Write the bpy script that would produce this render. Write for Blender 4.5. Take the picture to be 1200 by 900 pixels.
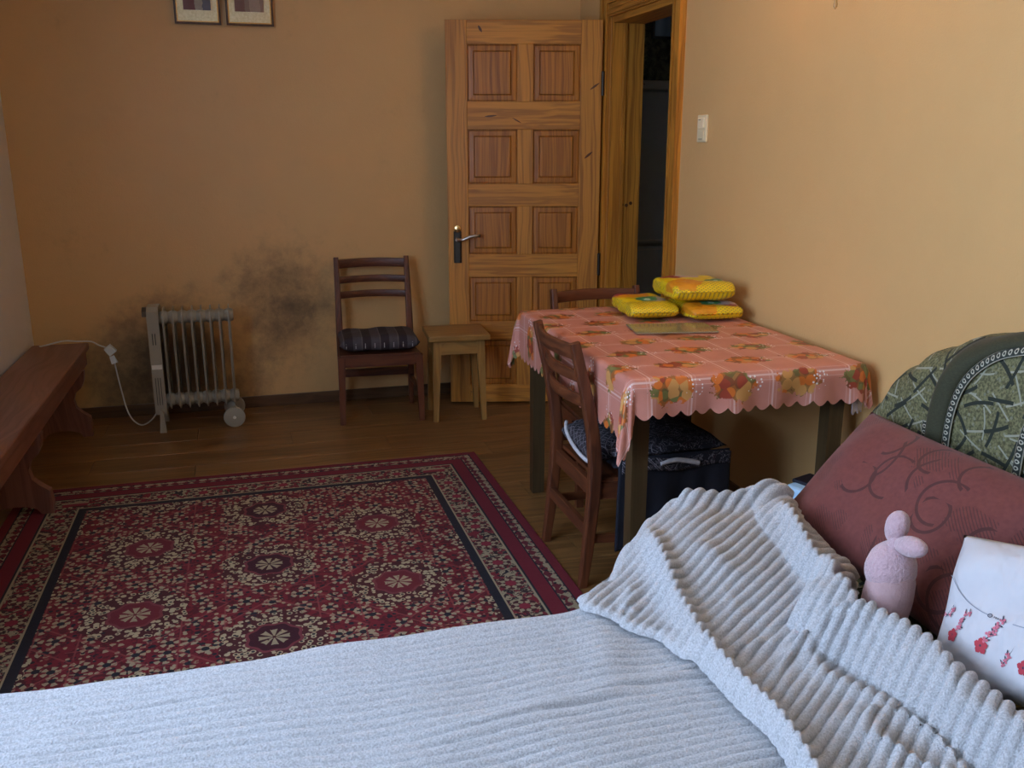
import bpy, bmesh, math, random
from math import sin, cos, pi, radians as R
from mathutils import Vector, Matrix, noise

random.seed(7)
for o in list(bpy.data.objects):
    bpy.data.objects.remove(o)
S = bpy.context.scene
COL = S.collection

# ------------------------------------------------------------------ camera, light, exposure
CAM_H = 1.345
cam = bpy.data.cameras.new('camera')
cam.sensor_width = 36.0
cam.lens = 32.4
cam.clip_start = 0.02
camo = bpy.data.objects.new('camera', cam)
COL.objects.link(camo)
camo.location = (0, 0, CAM_H)
camo.rotation_euler = (R(90) - math.atan(280 / 1080), 0, R(-16.0))
S.camera = camo

world = bpy.data.worlds.new('daylight_sky')
S.world = world
world.use_nodes = True
bg = world.node_tree.nodes['Background']
bg.inputs['Color'].default_value = (0.55, 0.71, 1.0, 1)
bg.inputs['Strength'].default_value = 14.0

WIN_Y0, WIN_Y1, WIN_Z0, WIN_Z1 = 0.25, 2.10, 0.80, 2.20     # the window in the left wall
pl = bpy.data.lights.new('window_left_offscreen', 'AREA')
pl.shape = 'RECTANGLE'
pl.size = WIN_Y1 - WIN_Y0
pl.size_y = WIN_Z1 - WIN_Z0
pl.cycles.is_portal = True
plo = bpy.data.objects.new('window_left_offscreen', pl)
COL.objects.link(plo)
plo.location = (-1.22, (WIN_Y0 + WIN_Y1) / 2, (WIN_Z0 + WIN_Z1) / 2)
plo.rotation_euler = Vector((-1, 0, 0)).to_track_quat('Z', 'Y').to_euler()

S.view_settings.view_transform = 'Standard'
S.view_settings.look = 'None'
S.view_settings.gamma = 1.0
S.view_settings.use_curve_mapping = False
S.view_settings.exposure = 0.0

# ------------------------------------------------------------------ node helpers
class X:
    """a node socket with arithmetic"""
    def __init__(s, nt, sock):
        s.nt, s.k = nt, sock
    def m(s, op, *a):
        n = s.nt.nodes.new('ShaderNodeMath'); n.operation = op
        for i, v in enumerate((s,) + a):
            if isinstance(v, X): s.nt.links.new(v.k, n.inputs[i])
            else: n.inputs[i].default_value = v
        return X(s.nt, n.outputs[0])
    def __add__(s, o): return s.m('ADD', o)
    __radd__ = __add__
    def __sub__(s, o): return s.m('SUBTRACT', o)
    def __rsub__(s, o): return (s * -1) + o
    def __mul__(s, o): return s.m('MULTIPLY', o)
    __rmul__ = __mul__
    def __truediv__(s, o): return s.m('DIVIDE', o)
    def lt(s, o): return s.m('LESS_THAN', o)
    def gt(s, o): return s.m('GREATER_THAN', o)
    def min(s, o): return s.m('MINIMUM', o)
    def max(s, o): return s.m('MAXIMUM', o)
    def abs(s): return s.m('ABSOLUTE')
    def frac(s): return s.m('FRACT')
    def floor(s): return s.m('FLOOR')
    def round(s): return s.m('ROUND')
    def sin(s): return s.m('SINE')
    def cos(s): return s.m('COSINE')
    def sqrt(s): return s.m('SQRT')
    def pow(s, o): return s.m('POWER', o)
    def at2(s, o): return s.m('ARCTAN2', o)
    def between(s, a, b): return s.gt(a) * s.lt(b)
    def ss(s, a, b):
        n = s.nt.nodes.new('ShaderNodeMapRange'); n.interpolation_type = 'SMOOTHSTEP'
        s.nt.links.new(s.k, n.inputs[0])
        n.inputs[1].default_value = a; n.inputs[2].default_value = b
        return X(s.nt, n.outputs[0])

class G:
    """one material's node graph"""
    def __init__(g, name):
        g.mat = bpy.data.materials.new(name); g.mat.use_nodes = True
        g.nt = g.mat.node_tree
        g.b = g.nt.nodes['Principled BSDF']
        g._tc = None
    def n(g, t): return g.nt.nodes.new(t)
    def link(g, a, b): g.nt.links.new(a.k if isinstance(a, X) else a, b)
    def tc(g):
        if not g._tc: g._tc = g.n('ShaderNodeTexCoord')
        return g._tc
    def obj(g): return X(g.nt, g.tc().outputs['Object'])
    def uv(g): return X(g.nt, g.tc().outputs['UV'])
    def gen(g): return X(g.nt, g.tc().outputs['Generated'])
    def xyz(g, v):
        n = g.n('ShaderNodeSeparateXYZ'); g.link(v, n.inputs[0])
        return [X(g.nt, n.outputs[i]) for i in range(3)]
    def vec(g, *a):
        n = g.n('ShaderNodeCombineXYZ')
        for i, v in enumerate(a):
            if isinstance(v, X): g.link(v, n.inputs[i])
            else: n.inputs[i].default_value = v
        return X(g.nt, n.outputs[0])
    def map(g, v, scale=(1, 1, 1), loc=(0, 0, 0), rot=(0, 0, 0)):
        n = g.n('ShaderNodeMapping'); g.link(v, n.inputs[0])
        n.inputs['Scale'].default_value = scale; n.inputs['Location'].default_value = loc
        n.inputs['Rotation'].default_value = rot
        return X(g.nt, n.outputs[0])
    def noise(g, v, scale, detail=3, rough=0.5, dist=0.0, color=False):
        n = g.n('ShaderNodeTexNoise'); g.link(v, n.inputs['Vector'])
        n.inputs['Scale'].default_value = scale; n.inputs['Detail'].default_value = detail
        n.inputs['Roughness'].default_value = rough; n.inputs['Distortion'].default_value = dist
        return X(g.nt, n.outputs['Color' if color else 'Fac'])
    def voro(g, v, scale, feature='F1', out='Distance', rnd=1.0):
        n = g.n('ShaderNodeTexVoronoi'); n.feature = feature; g.link(v, n.inputs['Vector'])
        n.inputs['Scale'].default_value = scale
        n.inputs['Randomness'].default_value = rnd
        return X(g.nt, n.outputs[out])
    def rand(g):
        n = g.n('ShaderNodeObjectInfo'); return X(g.nt, n.outputs['Random'])
    def mix(g, f, a, b):
        n = g.n('ShaderNodeMix'); n.data_type = 'RGBA'
        for v, s in ((f, n.inputs[0]), (a, n.inputs[6]), (b, n.inputs[7])):
            if isinstance(v, X): g.link(v, s)
            elif isinstance(v, (int, float)): s.default_value = v
            else: s.default_value = (*v, 1)
        return X(g.nt, n.outputs[2])
    def ramp(g, f, stops):
        n = g.n('ShaderNodeValToRGB'); g.link(f, n.inputs[0])
        e = n.color_ramp.elements
        while len(e) < len(stops): e.new(0.5)
        for el, (p, c) in zip(e, stops): el.position = p; el.color = (*c, 1)
        return X(g.nt, n.outputs[0])
    def col(g, c):
        s = g.b.inputs['Base Color']
        if isinstance(c, X): g.link(c, s)
        else: s.default_value = (*c, 1)
        return g
    def set(g, **k):
        for a, v in k.items():
            s = g.b.inputs[a.replace('_', ' ').title() if a not in ('IOR',) else a]
            if isinstance(v, X): g.link(v, s)
            else: s.default_value = v
        return g
    def bump(g, h, strength=0.3, dist=0.01):
        n = g.n('ShaderNodeBump'); g.link(h, n.inputs['Height'])
        n.inputs['Strength'].default_value = strength; n.inputs['Distance'].default_value = dist
        g.link(X(g.nt, n.outputs[0]), g.b.inputs['Normal']); return g

def plain(name, c, rough=0.5, metal=0.0, var=0.0, bump=0.0, bscale=60):
    g = G(name)
    if var:
        f = g.noise(g.obj(), bscale * .3, 3)
        g.col(g.mix(f, tuple(v * (1 - var) for v in c), tuple(v * (1 + var) for v in c)))
    else: g.col(c)
    if bump: g.bump(g.noise(g.obj(), bscale, 4), bump, .004)
    g.set(roughness=rough, metallic=metal)
    return g.mat

def wood(name, dark, light, axis=2, ring=14, rough=0.35, fine=160):
    """grain runs along one local axis; every object gets its own offset"""
    g = G(name)
    r = g.rand()
    x, y, z = g.xyz(g.obj())
    c = [x, y, z]
    a = c[axis]; o = [c[i] for i in range(3) if i != axis]
    wob = g.noise(g.vec(o[0] * 3 + r * 37, o[1] * 3 + r * 11, a * 1.1 + r * 23), 1.6, 2)
    rings = g.noise(g.vec(o[0] * ring + wob * 1.6 + r * 50, o[1] * ring * .6 + r * 9, a * .30 + r * 70), 1.5, 3, .55)
    lines = ((rings * 34).sin() * .5 + .5)
    fi = g.noise(g.vec(o[0] * fine, o[1] * fine, a * 4 + r * 30), 1.0, 2)
    f = (lines * .34 + fi * .40 + rings * .36)
    g.col(g.ramp(f, [(0.15, dark), (0.55, tuple((p * .4 + q * .6) for p, q in zip(dark, light))), (0.9, light)]))
    g.bump(f, 0.08, .002)
    g.set(roughness=rough)
    return g.mat

# ------------------------------------------------------------------ mesh helpers
class MB:
    def __init__(s): s.v, s.f = [], []
    def add(s, vs, fs):
        o = len(s.v); s.v += [tuple(p) for p in vs]; s.f += [tuple(i + o for i in f) for f in fs]; return s
    def box(s, c, d, bev=0.0, rot=None):
        hx, hy, hz = (k / 2 for k in d)
        if bev <= 0:
            vs = [Vector((sx * hx, sy * hy, sz * hz)) for sx in (-1, 1) for sy in (-1, 1) for sz in (-1, 1)]
            fs = [(0, 1, 3, 2), (4, 6, 7, 5), (0, 4, 5, 1), (2, 3, 7, 6), (0, 2, 6, 4), (1, 5, 7, 3)]
        else:
            bm = bmesh.new(); bmesh.ops.create_cube(bm, size=1)
            for v in bm.verts: v.co = Vector((v.co.x * d[0], v.co.y * d[1], v.co.z * d[2]))
            bmesh.ops.bevel(bm, geom=bm.edges[:], offset=bev, segments=2, profile=.5, affect='EDGES')
            bm.verts.index_update()
            vs = [v.co.copy() for v in bm.verts]; fs = [tuple(v.index for v in f.verts) for f in bm.faces]; bm.free()
        if rot is not None: vs = [rot @ v for v in vs]
        return s.add([v + Vector(c) for v in vs], fs)
    def bar(s, a, b, w, d, w2=None, d2=None, up=(0, 1, 0)):
        """tapering rectangular bar a->b"""
        a, b = Vector(a), Vector(b); t = (b - a).normalized()
        u = Vector(up); sx = t.cross(u).normalized(); sy = sx.cross(t).normalized()
        w2 = w2 or w; d2 = d2 or d
        vs = []
        for p, ww, dd in ((a, w, d), (b, w2, d2)):
            vs += [p + sx * (i * ww / 2) + sy * (j * dd / 2) for i, j in ((-1, -1), (1, -1), (1, 1), (-1, 1))]
        return s.add(vs, [(0, 3, 2, 1), (4, 5, 6, 7), (0, 1, 5, 4), (1, 2, 6, 5), (2, 3, 7, 6), (3, 0, 4, 7)])
    def sweep(s, pts, prof, up=(0, 1, 0), closed_prof=True, cap=True, scale=None):
        pts = [Vector(p) for p in pts]; n = len(prof); vs = []
        for i, p in enumerate(pts):
            t = (pts[min(i + 1, len(pts) - 1)] - pts[max(i - 1, 0)]).normalized()
            sx = t.cross(Vector(up))
            if sx.length < 1e-4: sx = t.cross(Vector((1, 0, 0)))
            sx.normalize(); sy = sx.cross(t).normalized()
            k = scale[i] if scale else 1
            vs += [p + sx * (a * k) + sy * (b * k) for a, b in prof]
        fs = []
        for i in range(len(pts) - 1):
            for j in range(n if closed_prof else n - 1):
                k = (j + 1) % n
                fs.append((i * n + j, i * n + k, (i + 1) * n + k, (i + 1) * n + j))
        if cap and closed_prof:
            fs.append(tuple(range(n))[::-1]); fs.append(tuple((len(pts) - 1) * n + j for j in range(n)))
        return s.add(vs, fs)
    def tube(s, pts, r, n=10, scale=None, up=(0, 1, .013)):
        return s.sweep(pts, [(r * cos(2 * pi * k / n), r * sin(2 * pi * k / n)) for k in range(n)], up=up, scale=scale)
    def lathe(s, prof, c=(0, 0, 0), n=20, axis='z', top=True):
        vs, fs = [], []
        for r, z in prof:
            for k in range(n):
                a = 2 * pi * k / n; p = (r * cos(a), r * sin(a), z)
                if axis == 'x': p = (p[2], p[0], p[1])
                if axis == 'y': p = (p[0], p[2], p[1])
                vs.append(Vector(p) + Vector(c))
        m = len(prof)
        for i in range(m - 1):
            for k in range(n):
                k2 = (k + 1) % n
                fs.append((i * n + k, i * n + k2, (i + 1) * n + k2, (i + 1) * n + k))
        fs.append(tuple(range(n))[::-1])
        if top: fs.append(tuple((m - 1) * n + k for k in range(n)))
        return s.add(vs, fs)
    def prism(s, poly, a, b, plane='xz'):
        """polygon extruded from a to b along the missing axis"""
        n = len(poly); vs = []
        for t in (a, b):
            for p, q in poly:
                vs.append({'xz': (p, t, q), 'yz': (t, p, q), 'xy': (p, q, t)}[plane])
        fs = [tuple(range(n)), tuple(range(2 * n - 1, n - 1, -1))]
        fs += [(i, i + n, (i + 1) % n + n, (i + 1) % n) for i in range(n)]
        return s.add(vs, fs)
    def grid(s, nu, nv, fn, wrap_u=False):
        vs = [fn(i / (nu if wrap_u else nu - 1), j / (nv - 1)) for j in range(nv) for i in range(nu)]
        fs = []
        for j in range(nv - 1):
            for i in range(nu if wrap_u else nu - 1):
                k = (i + 1) % nu
                fs.append((j * nu + i, j * nu + k, (j + 1) * nu + k, (j + 1) * nu + i))
        return s.add(vs, fs)
    def build(s, name, mat, parent=None, smooth=False, fixn=True, angle=None):
        me = bpy.data.meshes.new(name); me.from_pydata(s.v, [], s.f)
        if fixn:
            bm = bmesh.new(); bm.from_mesh(me); bmesh.ops.recalc_face_normals(bm, faces=bm.faces[:]); bm.to_mesh(me); bm.free()
        if mat: me.materials.append(mat)
        if smooth:
            me.polygons.foreach_set('use_smooth', [True] * len(me.polygons))
            if angle: me.set_sharp_from_angle(angle=R(angle))
        o = bpy.data.objects.new(name, me); COL.objects.link(o)
        if parent: o.parent = parent
        return o

def tag(o, label=None, cat=None, group=None, kind=None):
    for k, v in (('label', label), ('category', cat), ('group', group), ('kind', kind)):
        if v: o[k] = v
    return o
def thing(name, label, cat, loc=(0, 0, 0), rz=0.0, group=None):
    o = bpy.data.objects.new(name, None); COL.objects.link(o); o.empty_display_size = .1
    o.location = loc; o.rotation_euler = (0, 0, rz)
    return tag(o, label, cat, group)
def struct(o, label=None):
    o['kind'] = 'structure'
    if label: o['label'] = label
    return o
def dup(o, parent=None):
    c = o.copy(); COL.objects.link(c)
    if parent: c.parent = parent
    for ch in o.children: dup(ch, c)
    return c
def sm(a, b, t):
    t = max(0.0, min(1.0, (t - a) / (b - a))); return t * t * (3 - 2 * t)
def lerp(a, b, t): return a + (b - a) * t
def interp(tab, t):
    if t <= tab[0][0]: return tab[0][1]
    for (a, x), (b, y) in zip(tab, tab[1:]):
        if t <= b: return lerp(x, y, sm(a, b, t))
    return tab[-1][1]
def rrect(w, h, r, n=5):
    out = []
    for cx, cy, a0 in ((w / 2 - r, h / 2 - r, 0), (-w / 2 + r, h / 2 - r, 90), (-w / 2 + r, -h / 2 + r, 180), (w / 2 - r, -h / 2 + r, 270)):
        for k in range(n + 1):
            a = R(a0 + 90 * k / n); out.append((cx + r * cos(a), cy + r * sin(a)))
    return out

# ------------------------------------------------------------------ materials of the room
XL, XR, YB, YF, ZC = -1.035, 1.78, 4.90, -1.5, 2.50

def wall_paint(name, base, stain_shade=False):
    g = G(name); p = g.obj(); x, y, z = g.xyz(p)
    big = g.noise(p, 1.3, 4, .6); mid = g.noise(p, 7, 4, .6)
    c = g.mix(big * .6 + mid * .4, tuple(v * .90 for v in base), tuple(v * 1.08 for v in base))
    if stain_shade:
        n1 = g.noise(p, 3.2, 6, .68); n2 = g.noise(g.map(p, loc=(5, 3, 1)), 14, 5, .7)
        # grey mould behind heater and chair, thinning upwards; heater's shade painted in too
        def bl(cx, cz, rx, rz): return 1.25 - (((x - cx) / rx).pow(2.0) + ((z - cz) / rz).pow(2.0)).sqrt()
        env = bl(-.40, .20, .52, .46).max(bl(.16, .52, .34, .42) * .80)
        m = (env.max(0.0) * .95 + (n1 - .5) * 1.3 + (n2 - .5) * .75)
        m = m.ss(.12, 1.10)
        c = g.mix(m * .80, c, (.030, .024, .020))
    g.col(c)
    h = g.noise(p, 150, 3, .6) * .7 + g.noise(p, 40, 3) * .5
    g.bump(h, .35, .004); g.set(roughness=.45)
    return g.mat
PAINT = (.70, .425, .170)
M_wall = wall_paint('ochre_paint', PAINT)
M_wallB = wall_paint('ochre_paint_stained_shaded', PAINT, True)
M_wallL = wall_paint('cream_paint', (.80, .80, .80))
M_ceil = plain('ceiling_white', (.78, .76, .70), .8, bump=.1)
M_floor = wood('laminate', (.095, .042, .013), (.28, .140, .045), axis=0, ring=9, rough=.33)
M_gap = plain('joint_dark', (.03, .018, .01), .8)
M_base = wood('baseboard_wood', (.06, .028, .012), (.15, .075, .03), axis=0, rough=.4)

# floor: real planks with fine joints
fl = struct(MB().box(((XL + 3.2) / 2, 2.3, -.05), (3.2 - XL + .4, 8.0, .08)).build('floor', M_gap))
PW, PLN = .19, 1.28
row = 0; y = YF; cache = {}
while y < YB - .001:
    w = min(PW, YB - y); off = (row * .43) % PLN; x = XL - off
    while x < XR - .001:
        a, b = max(x, XL), min(x + PLN, XR)
        if b - a > .02:
            key = (round(b - a, 3), round(w, 3))
            c = ((a + b) / 2, y + w / 2, -.005)
            if key not in cache:
                cache[key] = MB().box((0, 0, 0), (b - a - .0016, w - .0016, .01), .0012).build('plank', M_floor, fl)
                q = cache[key]
            else:
                q = cache[key].copy(); COL.objects.link(q)
            q.location = c
        x += PLN
    y += PW; row += 1

struct(MB().box(((XL + XR) / 2, (YB + YF) / 2, ZC + .06), (XR - XL + .5, YB - YF + .5, .12)).build('ceiling', M_ceil))
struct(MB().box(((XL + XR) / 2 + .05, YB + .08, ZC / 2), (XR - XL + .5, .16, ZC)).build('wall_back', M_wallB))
struct(MB().box(((XL + XR) / 2, YF - .08, ZC / 2), (XR - XL + .5, .16, ZC)).build('wall_front', M_wall))
# left wall with the window opening
mb = MB()
def wbox(m, x0, x1, y0, y1, z0, z1): m.box(((x0 + x1) / 2, (y0 + y1) / 2, (z0 + z1) / 2), (x1 - x0, y1 - y0, z1 - z0))
xa, xb = XL - .30, XL
wbox(mb, xa, xb, YF, WIN_Y0, 0, ZC); wbox(mb, xa, xb, WIN_Y1, YB, 0, ZC)
wbox(mb, xa, xb, WIN_Y0, WIN_Y1, 0, WIN_Z0); wbox(mb, xa, xb, WIN_Y0, WIN_Y1, WIN_Z1, ZC)
struct(mb.build('wall_left', M_wallL))
# right wall with the door opening
DY0, DY1, DZ, WT = 3.735, 4.455, 1.945, .165
mb = MB()
wbox(mb, XR, XR + WT, YF, DY0, 0, ZC); wbox(mb, XR, XR + WT, DY1, YB, 0, ZC); wbox(mb, XR, XR + WT, DY0, DY1, DZ, ZC)
struct(mb.build('wall_right', M_wall))

# window: frame, sashes, panes, sill
M_white = plain('white_paint', (.80, .80, .78), .35)
g = G('window_glass'); nt = g.nt
tr = g.n('ShaderNodeBsdfTransparent'); gl = g.n('ShaderNodeBsdfGlossy'); gl.inputs['Roughness'].default_value = .02
mx = g.n('ShaderNodeMixShader'); mx.inputs[0].default_value = .06
nt.links.new(tr.outputs[0], mx.inputs[1]); nt.links.new(gl.outputs[0], mx.inputs[2])
nt.links.new(mx.outputs[0], nt.nodes['Material Output'].inputs['Surface'])
M_glass = g.mat
wn = struct(thing('window_1', 'white framed double window in the left wall', None, (XL - .20, 0, 0)))
mb = MB(); t = .05
wbox(mb, -.04, .04, WIN_Y0, WIN_Y1, WIN_Z0, WIN_Z0 + t); wbox(mb, -.04, .04, WIN_Y0, WIN_Y1, WIN_Z1 - t, WIN_Z1)
wbox(mb, -.04, .04, WIN_Y0, WIN_Y0 + t, WIN_Z0 + t, WIN_Z1 - t); wbox(mb, -.04, .04, WIN_Y1 - t, WIN_Y1, WIN_Z0 + t, WIN_Z1 - t)
mb.build('window_frame', M_white, wn)
ym = (WIN_Y0 + WIN_Y1) / 2
mb = MB(); wbox(mb, -.035, .035, ym - .035, ym + .035, WIN_Z0 + t, WIN_Z1 - t); mb.build('mullion', M_white, wn)
for a, b in ((WIN_Y0 + t, ym - .035), (ym + .035, WIN_Y1 - t)):
    mb = MB(); wbox(mb, -.004, .004, a, b, WIN_Z0 + t, WIN_Z1 - t); mb.build('pane', M_glass, wn)
mb = MB(); wbox(mb, .04, .26, WIN_Y0 + .002, WIN_Y1 - .002, WIN_Z0, WIN_Z0 + .025); mb.build('window_sill', M_white, wn)

# baseboards
struct(MB().box(((XL + XR) / 2, YB - .007, .03), (XR - XL, .014, .06), .003).build('baseboard_back', M_base))
M_baseY = wood('baseboard_wood_side', (.06, .028, .012), (.15, .075, .03), axis=1, rough=.4)
struct(MB().box((XR - .007, (YF + DY0 - .1) / 2, .03), (.014, DY0 - .1 - YF, .06), .003).build('baseboard_right', M_baseY))
struct(MB().box((XL + .007, (YF + YB) / 2, .03), (.014, YB - YF - .03, .06), .003).build('baseboard_left', M_baseY))

# ------------------------------------------------------------------ door, casing, jamb
PD, PLT = (.22, .068, .006), (.66, .285, .034)
M_pv = wood('pine_upright', PD, PLT, axis=2, ring=16, rough=.5)
M_ph = wood('pine_rail', PD, PLT, axis=0, ring=16, rough=.5)
M_py = wood('pine_head', PD, PLT, axis=1, ring=16, rough=.5)
M_pp = wood('pine_panel', (.18, .050, .005), (.54, .205, .024), axis=2, ring=22, rough=.42)
M_knot = plain('pine_knot', (.10, .035, .010), .35)
M_iron = plain('dark_bronze', (.055, .045, .035), .35, .7)
M_brass = plain('brass', (.75, .50, .20), .22, 1.0)
M_steel = plain('brushed_nickel', (.55, .50, .45), .28, 1.0)

fr = struct(thing('door_frame', 'varnished pine door frame with moulded casing', None, (XR, 0, 0)))
cw = .095
mb = MB(); wbox(mb, .001, WT - .001, DY1 - .028, DY1 - .0005, 0.001, DZ); mb.build('jamb_board', M_pv, fr)
mb = MB(); wbox(mb, .001, WT - .001, DY0 + .0005, DY0 + .028, 0.001, DZ); mb.build('jamb_board', M_pv, fr)
mb = MB(); wbox(mb, .001, WT - .001, DY0 + .028, DY1 - .028, DZ - .028, DZ - .0005); mb.build('head_board', M_py, fr)
for s, y0 in ((-1, DY0), (1, DY1)):          # casing: flat board with two raised beads
    mb = MB()
    y1 = y0 + s * cw
    wbox(mb, -.016, 0, min(y0, y1), max(y0, y1), 0.001, DZ + cw)
    for a, b, d in ((.10, .24, .024), (.62, .96, .028), (.36, .50, .021)):
        ya, yb = y0 + s * cw * a, y0 + s * cw * b
        wbox(mb, -d, -.016, min(ya, yb), max(ya, yb), 0.001, DZ + cw)
    mb.build('casing', M_pv, fr)
mb = MB()
wbox(mb, -.016, 0, DY0, DY1, DZ, DZ + cw)
for a, b, d in ((.10, .24, .024), (.62, .96, .028), (.36, .50, .021)):
    wbox(mb, -d, -.016, DY0, DY1, DZ + cw * a, DZ + cw * b)
mb.build('head_casing', M_py, fr)
mb = MB(); wbox(mb, .055, .07, DY1 - .040, DY1 - .028, .001, DZ - .028); mb.build('door_stop', M_pv, fr)
for kx in (.07, .095, .118):
    mb = MB(); mb.lathe([(.009, 0), (.009, .0012)], (kx, DY1 - .0292, 1.055 + random.uniform(-.01, .01)), 12, 'y'); mb.build('knot', M_knot, fr)

# the door: hinged on the far jamb, swung open towards the back wall; local x from hinge to free edge
DW, DH, DT = .80, 1.925, .040
hinge = Vector((XR - .030, 4.492, 0)); free = Vector((1.004, 4.690, 0))
ang = math.atan2(free.y - hinge.y, free.x - hinge.x)
door = struct(thing('door_1', 'varnished pine panel door standing open', None, (hinge.x, hinge.y, .010), ang))
# local +x points to the free edge (screen left), local +y points to the room's camera side
DW = (free - hinge).length
SW = .105
rows = [(.130, .300), (.395, .655), (.760, 1.020), (1.140, 1.400), (1.540, 1.810)]   # panel openings bottom->top
# measured from the photograph: door 23..472 px high
def dz(px): return DH * (472 - px) / (472 - 23)
rows = [(dz(450), dz(393)), (dz(370), dz(315)), (dz(288), dz(231)), (dz(205), dz(143)), (dz(112), dz(49))]
MX0, MX1 = DW * .440, DW * .540
cols = [(SW + .012, MX0), (MX1, DW - SW)]        # first column next to the hinge
th = DT / 2
mb = MB(); mb.box((SW / 2, 0, DH / 2), (SW, DT, DH), .002); st = mb.build('stile', M_pv, door)
mb = MB(); mb.box((DW - SW / 2, 0, DH / 2), (SW, DT, DH), .002); mb.build('stile', M_pv, door)
zs = [0] + [v for r in rows for v in r] + [DH]
for i in range(0, len(zs), 2):
    mb = MB(); mb.box(((SW + DW - SW) / 2, 0, (zs[i] + zs[i + 1]) / 2), (DW - 2 * SW, DT - .001, zs[i + 1] - zs[i]), .002); mb.build('rail', M_ph, door)
for (z0, z1) in rows:
    mb = MB(); mb.box(((MX0 + MX1) / 2, 0, (z0 + z1) / 2), (MX1 - MX0, DT - .001, z1 - z0), .002); mb.build('mullion', M_pv, door)
    for (x0, x1) in ((SW, MX0), (MX1, DW - SW)):
        mb = MB(); cx, cz, w, h = (x0 + x1) / 2, (z0 + z1) / 2, x1 - x0, z1 - z0
        # raised and fielded panel, both faces
        for sgn in (-1, 1):
            lv = [(0, .013), (.003, .013), (.0055, .006), (.008, .0095), (.030, .0110), (.033, .0065), (.0365, .0145), (.042, .0150)]
            loops = []
            for ins, d in lv:
                loops.append([(cx + a * (w / 2 - ins), sgn * d, cz + b * (h / 2 - ins)) for a, b in ((-1, -1), (1, -1), (1, 1), (-1, 1))])
            vs = [p for l in loops for p in l]; fs = []
            for k in range(len(lv) - 1):
                for j in range(4):
                    fs.append((k * 4 + j, k * 4 + (j + 1) % 4, k * 4 + 4 + (j + 1) % 4, k * 4 + 4 + j))
            fs.append(tuple(len(vs) - 4 + j for j in range(4)))
            mb.add(vs, fs)
        mb.build('panel', M_pp, door)
for (kx, kz, l, tilt, w) in ((.035, dz(95), .055, 35, .010), (.06, dz(172), .05, 40, .012), (.05, dz(333), .05, 42, .010), (.60, dz(33), .035, -60, .013), (.55, dz(128), .06, 5, .009), (.42, dz(133), .05, -30, .006)):
    mb = MB(); pts = [(kx + cos(R(180 - tilt)) * l * (k / 8 - .5), th + .0004, kz + sin(R(180 - tilt)) * l * (k / 8 - .5)) for k in range(9)]
    mb.sweep(pts, [(-w / 2, 0), (w / 2, 0), (w / 2, .0008), (-w / 2, .0008)], scale=[.25 + sin(pi * k / 8) * .75 for k in range(9)])
    mb.build('knot', M_knot, door)
# lever handle on a long dark plate (free edge)
hx, hz = DW - .048, dz(278)
hd = MB().sweep([(hx, th + .002, hz - .085), (hx, th + .002, hz + .075)], [(-.020, -.002), (.020, -.002), (.020, .004), (.012, .007), (-.012, .007), (-.020, .004)]).build('handle_plate', M_iron, door)
MB().lathe([(.010, 0), (.020, .003), (.018, .010), (.009, .013)], (hx, th + .002, hz + .088), 16, 'y').build('rosette', M_brass, hd, True, angle=40)
MB().lathe([(.011, 0), (.011, .03), (.008, .035)], (hx, th + .004, hz + .035), 14, 'y').build('spindle', M_steel, hd, True, angle=40)
MB().tube([(hx, th + .036, hz + .035), (hx - .03, th + .042, hz + .036), (hx - .06, th + .042, hz + .050), (hx - .09, th + .042, hz + .056), (hx - .118, th + .040, hz + .056)], .0085, 10, up=(0, 0, 1)).build('lever', M_steel, hd, True)
for zz in (dz(92), dz(300), dz(430)):
    MB().lathe([(.003, -.004), (.008, 0), (.008, .11), (.003, .114)], (-.004, th + .004, zz - .055), 12).build('hinge', M_iron, door, True, angle=40)

# ------------------------------------------------------------------ hall beyond the door
M_hall = None
g = G('hall_wallpaper'); p = g.obj()
f = g.noise(p, 22, 5, .7, .6)
g.col(g.mix(f.ss(.40, .62), (.085, .065, .030), (.24, .20, .10))); g.set(roughness=.7); M_hall = g.mat
HX, HY = 3.05, 5.78
struct(MB().box(((XR + WT + HX) / 2, HY + .06, ZC / 2), (HX - XR - WT + .2, .12, ZC)).build('wall_hall_back', M_hall))
struct(MB().box((HX + .06, 4.5, ZC / 2), (.12, 2.7, ZC)).build('wall_hall_right', M_hall))
struct(MB().box(((XR + WT + HX) / 2, 3.1, ZC / 2), (HX - XR - WT + .2, .12, ZC)).build('wall_hall_front', M_hall))
struct(MB().box((XR + WT - .04, YB + .55, ZC / 2), (.08, .80, ZC)).build('wall_hall_left', M_hall))
struct(MB().box(((XR + WT + HX) / 2, 4.5, ZC + .06), (HX - XR - WT - .01, 2.8, .12)).build('ceiling_hall', M_ceil))
struct(MB().box(((XR + HX) / 2 + .0, 4.45, -.006), (HX - XR, 2.6, .010)).build('floor_hall', M_floor))

# fridge
M_fr = plain('fridge_enamel', (.62, .68, .66), .28)
M_frd = plain('fridge_gasket', (.10, .11, .10), .6)
M_frw = plain('fridge_trim', (.80, .80, .74), .3)
fx0, fx1, fy0, fy1 = 2.03, 2.62, 5.05, 5.64
fg = thing('fridge', 'tall pale two-door fridge standing in the hall', 'fridge', ((fx0 + fx1) / 2, (fy0 + fy1) / 2, 0))
w, d = fx1 - fx0, fy1 - fy0
MB().box((0, .025, .845), (w, d - .05, 1.67), .006).build('body', M_fr, fg)
MB().box((0, -d / 2 + .02, 1.675), (w, .04, .05), .006).build('top_panel', M_frw, fg)
up_ = MB().box((0, -d / 2 + .021, 1.210), (w, .042, .855), .010).build('door', M_fr, fg)
lo_ = MB().box((0, -d / 2 + .021, .405), (w, .042, .715), .010).build('door', M_fr, fg)
MB().box((0, -d / 2 - .002, .748), (w - .03, .004, .012)).build('handle_lip', M_frw, lo_)
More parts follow.
